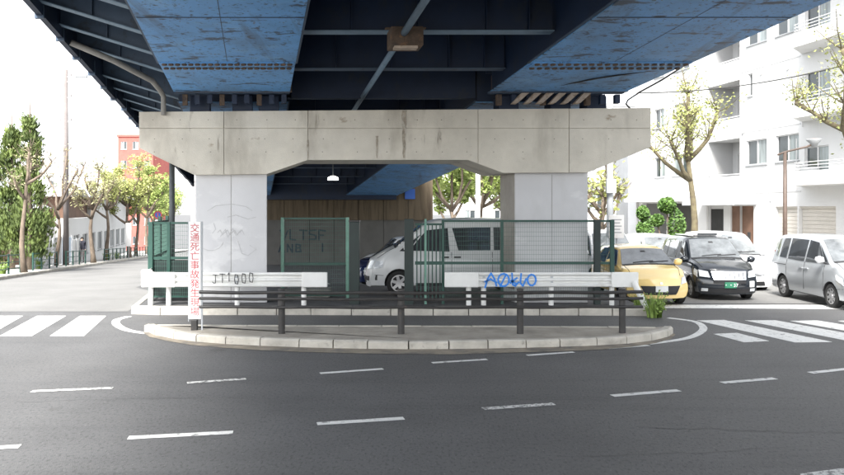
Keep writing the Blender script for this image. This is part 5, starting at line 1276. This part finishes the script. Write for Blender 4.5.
# clipped garden shrub
p = at(672, 235, 36); b = Vector((p.x, 36, gz(36)))
def shrub(label, parts, seed, base):
    rnd = random.Random(seed); t = tag(empty('topiary_shrub', base), label, 'shrub', 'clipped shrubs by the undercroft'); mb_ = MB(); st_ = MB()
    for (dx, dz, rx, rz_) in parts:
        c = base + Vector((dx, 0, dz)); st_.tube([base + Vector((dx * .2, 0, 0)), c], [.06, .04], 6)
        for _ in range(900):
            v = Vector((rnd.gauss(0, 1), rnd.gauss(0, 1), rnd.gauss(0, 1))).normalized() * rnd.uniform(.72, 1.03); q = c + Vector((v.x * rx, v.y * rx, v.z * rz_))
            a = Vector((rnd.uniform(-1, 1), rnd.uniform(-1, 1), rnd.uniform(-1, 1))).normalized(); d = a.orthogonal(); s_ = rnd.uniform(.05, .10)
            mb_.add([q - a*s_, q + d*s_*.5, q + a*s_, q - d*s_*.5], [(0, 1, 2, 3)])
    st_.build('trunk', M['bark'], t); mb_.build('crown', M['leaf_top'], t)
shrub('clipped cloud-pruned shrub with a ball on top behind the black taxi', [(-.24, 3.2, .40, .36), (.20, 2.2, .40, .85), (-.70, 2.5, .30, .28), (.1, 1.1, .8, .5)], 3, b)
p = at(645, 235, 38)
shrub('loose dark shrub left of the clipped ball shrub', [(0, 2.0, .42, .6), (-.1, 2.9, .3, .35)], 5, Vector((p.x, 38, gz(38))))
# bright trees seen under the far span
def broad(label, px, y, h, w, seed, n=2600, leafm='leaf_bright', group='trees beyond the far span'):
    x = (px - 422) / FPX * y; pruned_tree('broad_tree', label, (x, y, gz(y)), h, seed, leafm, n, .22, .2, (0, 0), 9, 'bark', w, 12, .35, group)
broad('bright spring tree just right of the abutment', 452, 60, 9.5, 1.3, 61, 7000)
broad('bright spring tree under the far span, left of the right column', 482, 68, 11, 1.3, 64, 8000)
broad('spring tree behind the right column', 520, 76, 11.5, 1.3, 68, 7000)
broad('pale spring tree behind the grey pole', 601, 44, 7.6, .8, 71, 420, 'leaf_spring')
wp = at(478, 170, 54)
tag(MB().tube([(wp.x, 54, gz(54)), (wp.x, 54, wp.z + 3)], .17, 12).build('white_pole', M['white_wall'], smooth=True), 'white pole among the bright trees beyond the van', 'pole')
# weeds at the island end and in the verge
def weed(label, base, n, size, seed):
    rnd = random.Random(seed); mb_ = MB(); b_ = Vector(base)
    for _ in range(n):                        # arching blades and a few leafy stalks
        an = rnd.uniform(0, 6.28); r_ = size * rnd.uniform(0, .32); l = size * rnd.uniform(.35, 1.25); p0 = b_ + Vector((math.cos(an) * r_, math.sin(an) * r_ * .7, 0))
        out = rnd.uniform(.1, .6); pts = [p0 + Vector((math.cos(an) * out * l * f * f, math.sin(an) * out * l * f * f, l * (f - .25 * out * f * f))) for f in (0, .4, .75, 1)]
        q = Vector((-math.sin(an + .6), math.cos(an + .6), 0)) * size * rnd.uniform(.012, .03)
        mb_.add([pts[0] - q, pts[0] + q, pts[1] + q, pts[1] - q, pts[2] + q * .8, pts[2] - q * .8, pts[3]], [(0, 1, 2, 3), (3, 2, 4, 5), (5, 4, 6)])
        if rnd.random() < .35:
            for f in (.45, .6, .75, .9, 1.0):
                c = p0.lerp(pts[3], f); a_ = Vector((rnd.uniform(-1, 1), rnd.uniform(-1, 1), rnd.uniform(0, .8))).normalized() * size * rnd.uniform(.05, .10); e = a_.orthogonal() * .4
                mb_.add([c, c + a_ * .6 + e, c + a_ * 1.6, c + a_ * .6 - e], [(0, 1, 2, 3)])
    return tag(mb_.build('weed_clump', M['weed']), label, 'weeds', 'weeds at the kerbs')
w = gpt(652, 317.5); weed('bushy green weed at the right end of the pier kerb', (w.x + .05, w.y, 0), 150, .52, 5)
w = gpt(640, 314); weed('smaller green weed under the end of the right guardrail', (w.x, w.y + .1, .15), 80, .30, 8)
for i, (u, y) in enumerate(((-.7, 33.5), (-.8, 39.5), (-.7, 57), (-.9, 62))):
    p = LR(u, y); weed(['grass tuft under the leftmost green railing', 'grass tuft under the railing by the leaning tree', 'grass tuft right of the walking person', 'grass tuft below the white banner board'][i], (p.x, p.y, p.z + .13), 90, .5, 20 + i)

# ------------------------------------------------------------------ person walking on the left footway
def person(loc, heading, H):
    k = H / 1.7
    root = empty('person', loc, heading); tag(root, 'person in a dark jacket and grey trousers walking on the left footway', 'person')
    J = dict(pel=(0,0,.95), sp=(0,0,1.2), ch=(0,-.02,1.40), nk=(0,0,1.50), hd=(0,.02,1.60), ht=(0,.02,1.68), sl=(.17,0,1.40), sr=(-.17,0,1.40), el=(.22,.06,1.13), er=(-.22,-.06,1.13), wl=(.22,-.10,.90), wr=(-.22,-.16,.92), hl=(.22,-.14,.82), hr=(-.22,-.2,.84),
             pl=(.10,0,.92), pr=(-.10,0,.92), kl=(.10,-.14,.50), kr=(-.10,.02,.50), al=(.10,-.12,.09), ar=(-.10,.24,.12), fl=(.10,-.26,.04), fr=(-.10,.16,.03))
    rad = dict(pel=.15, sp=.14, ch=.16, nk=.06, hd=.10, ht=.075, sl=.08, sr=.08, el=.055, er=.055, wl=.04, wr=.04, hl=.035, hr=.035, pl=.11, pr=.11, kl=.075, kr=.075, al=.05, ar=.05, fl=.045, fr=.045)
    E = [('pel','sp'),('sp','ch'),('ch','nk'),('nk','hd'),('hd','ht'),('ch','sl'),('ch','sr'),('sl','el'),('sr','er'),('el','wl'),('er','wr'),('wl','hl'),('wr','hr'),('pel','pl'),('pel','pr'),('pl','kl'),('pr','kr'),('kl','al'),('kr','ar'),('al','fl'),('ar','fr')]
    ks = list(J); me_ = bpy.data.meshes.new('body'); me_.from_pydata([tuple(c * k for c in J[a]) for a in ks], [(ks.index(a), ks.index(b)) for a, b in E], [])
    o = bpy.data.objects.new('body', me_); COL.objects.link(o)
    sk = o.modifiers.new('skin', 'SKIN'); ss_ = o.modifiers.new('sub', 'SUBSURF'); ss_.levels = ss_.render_levels = 1
    if not me_.skin_vertices: 
        bm_ = bmesh.new(); bm_.from_mesh(me_); bm_.verts.layers.skin.verify(); bm_.to_mesh(me_); bm_.free()
    for i, a in enumerate(ks):
        r_ = rad[a] * k; me_.skin_vertices[0].data[i].radius = (r_, r_); me_.skin_vertices[0].data[i].use_root = (a == 'pel')
    dg = bpy.context.evaluated_depsgraph_get(); dg.update(); m2 = bpy.data.meshes.new_from_object(o.evaluated_get(dg)); o.modifiers.clear(); o.data = m2
    m2.materials.clear()
    for m_ in (M['skin'], M['cloth_dark'], M['cloth_grey'], M['trim']): m2.materials.append(m_)
    for p_ in m2.polygons:
        z = p_.center.z / k; p_.use_smooth = True; arm = abs(p_.center.x) / k > .185
        p_.material_index = 0 if z > 1.5 or (arm and z < .9) else 1 if z > .9 else 3 if z < .08 else 2
    o.parent = root
    MB().tube([(0, .05*k, 1.56*k), (0, .05*k, 1.64*k), (0, .04*k, 1.71*k), (0, .03*k, 1.745*k)], [.09*k, .115*k, .10*k, .03*k], 12).build('hair', M['hair'], root, smooth=True, local=True)
pp = at(82, 262, 51)
person((pp.x, 51, gz(51) + .13), math.radians(20), 1.62)
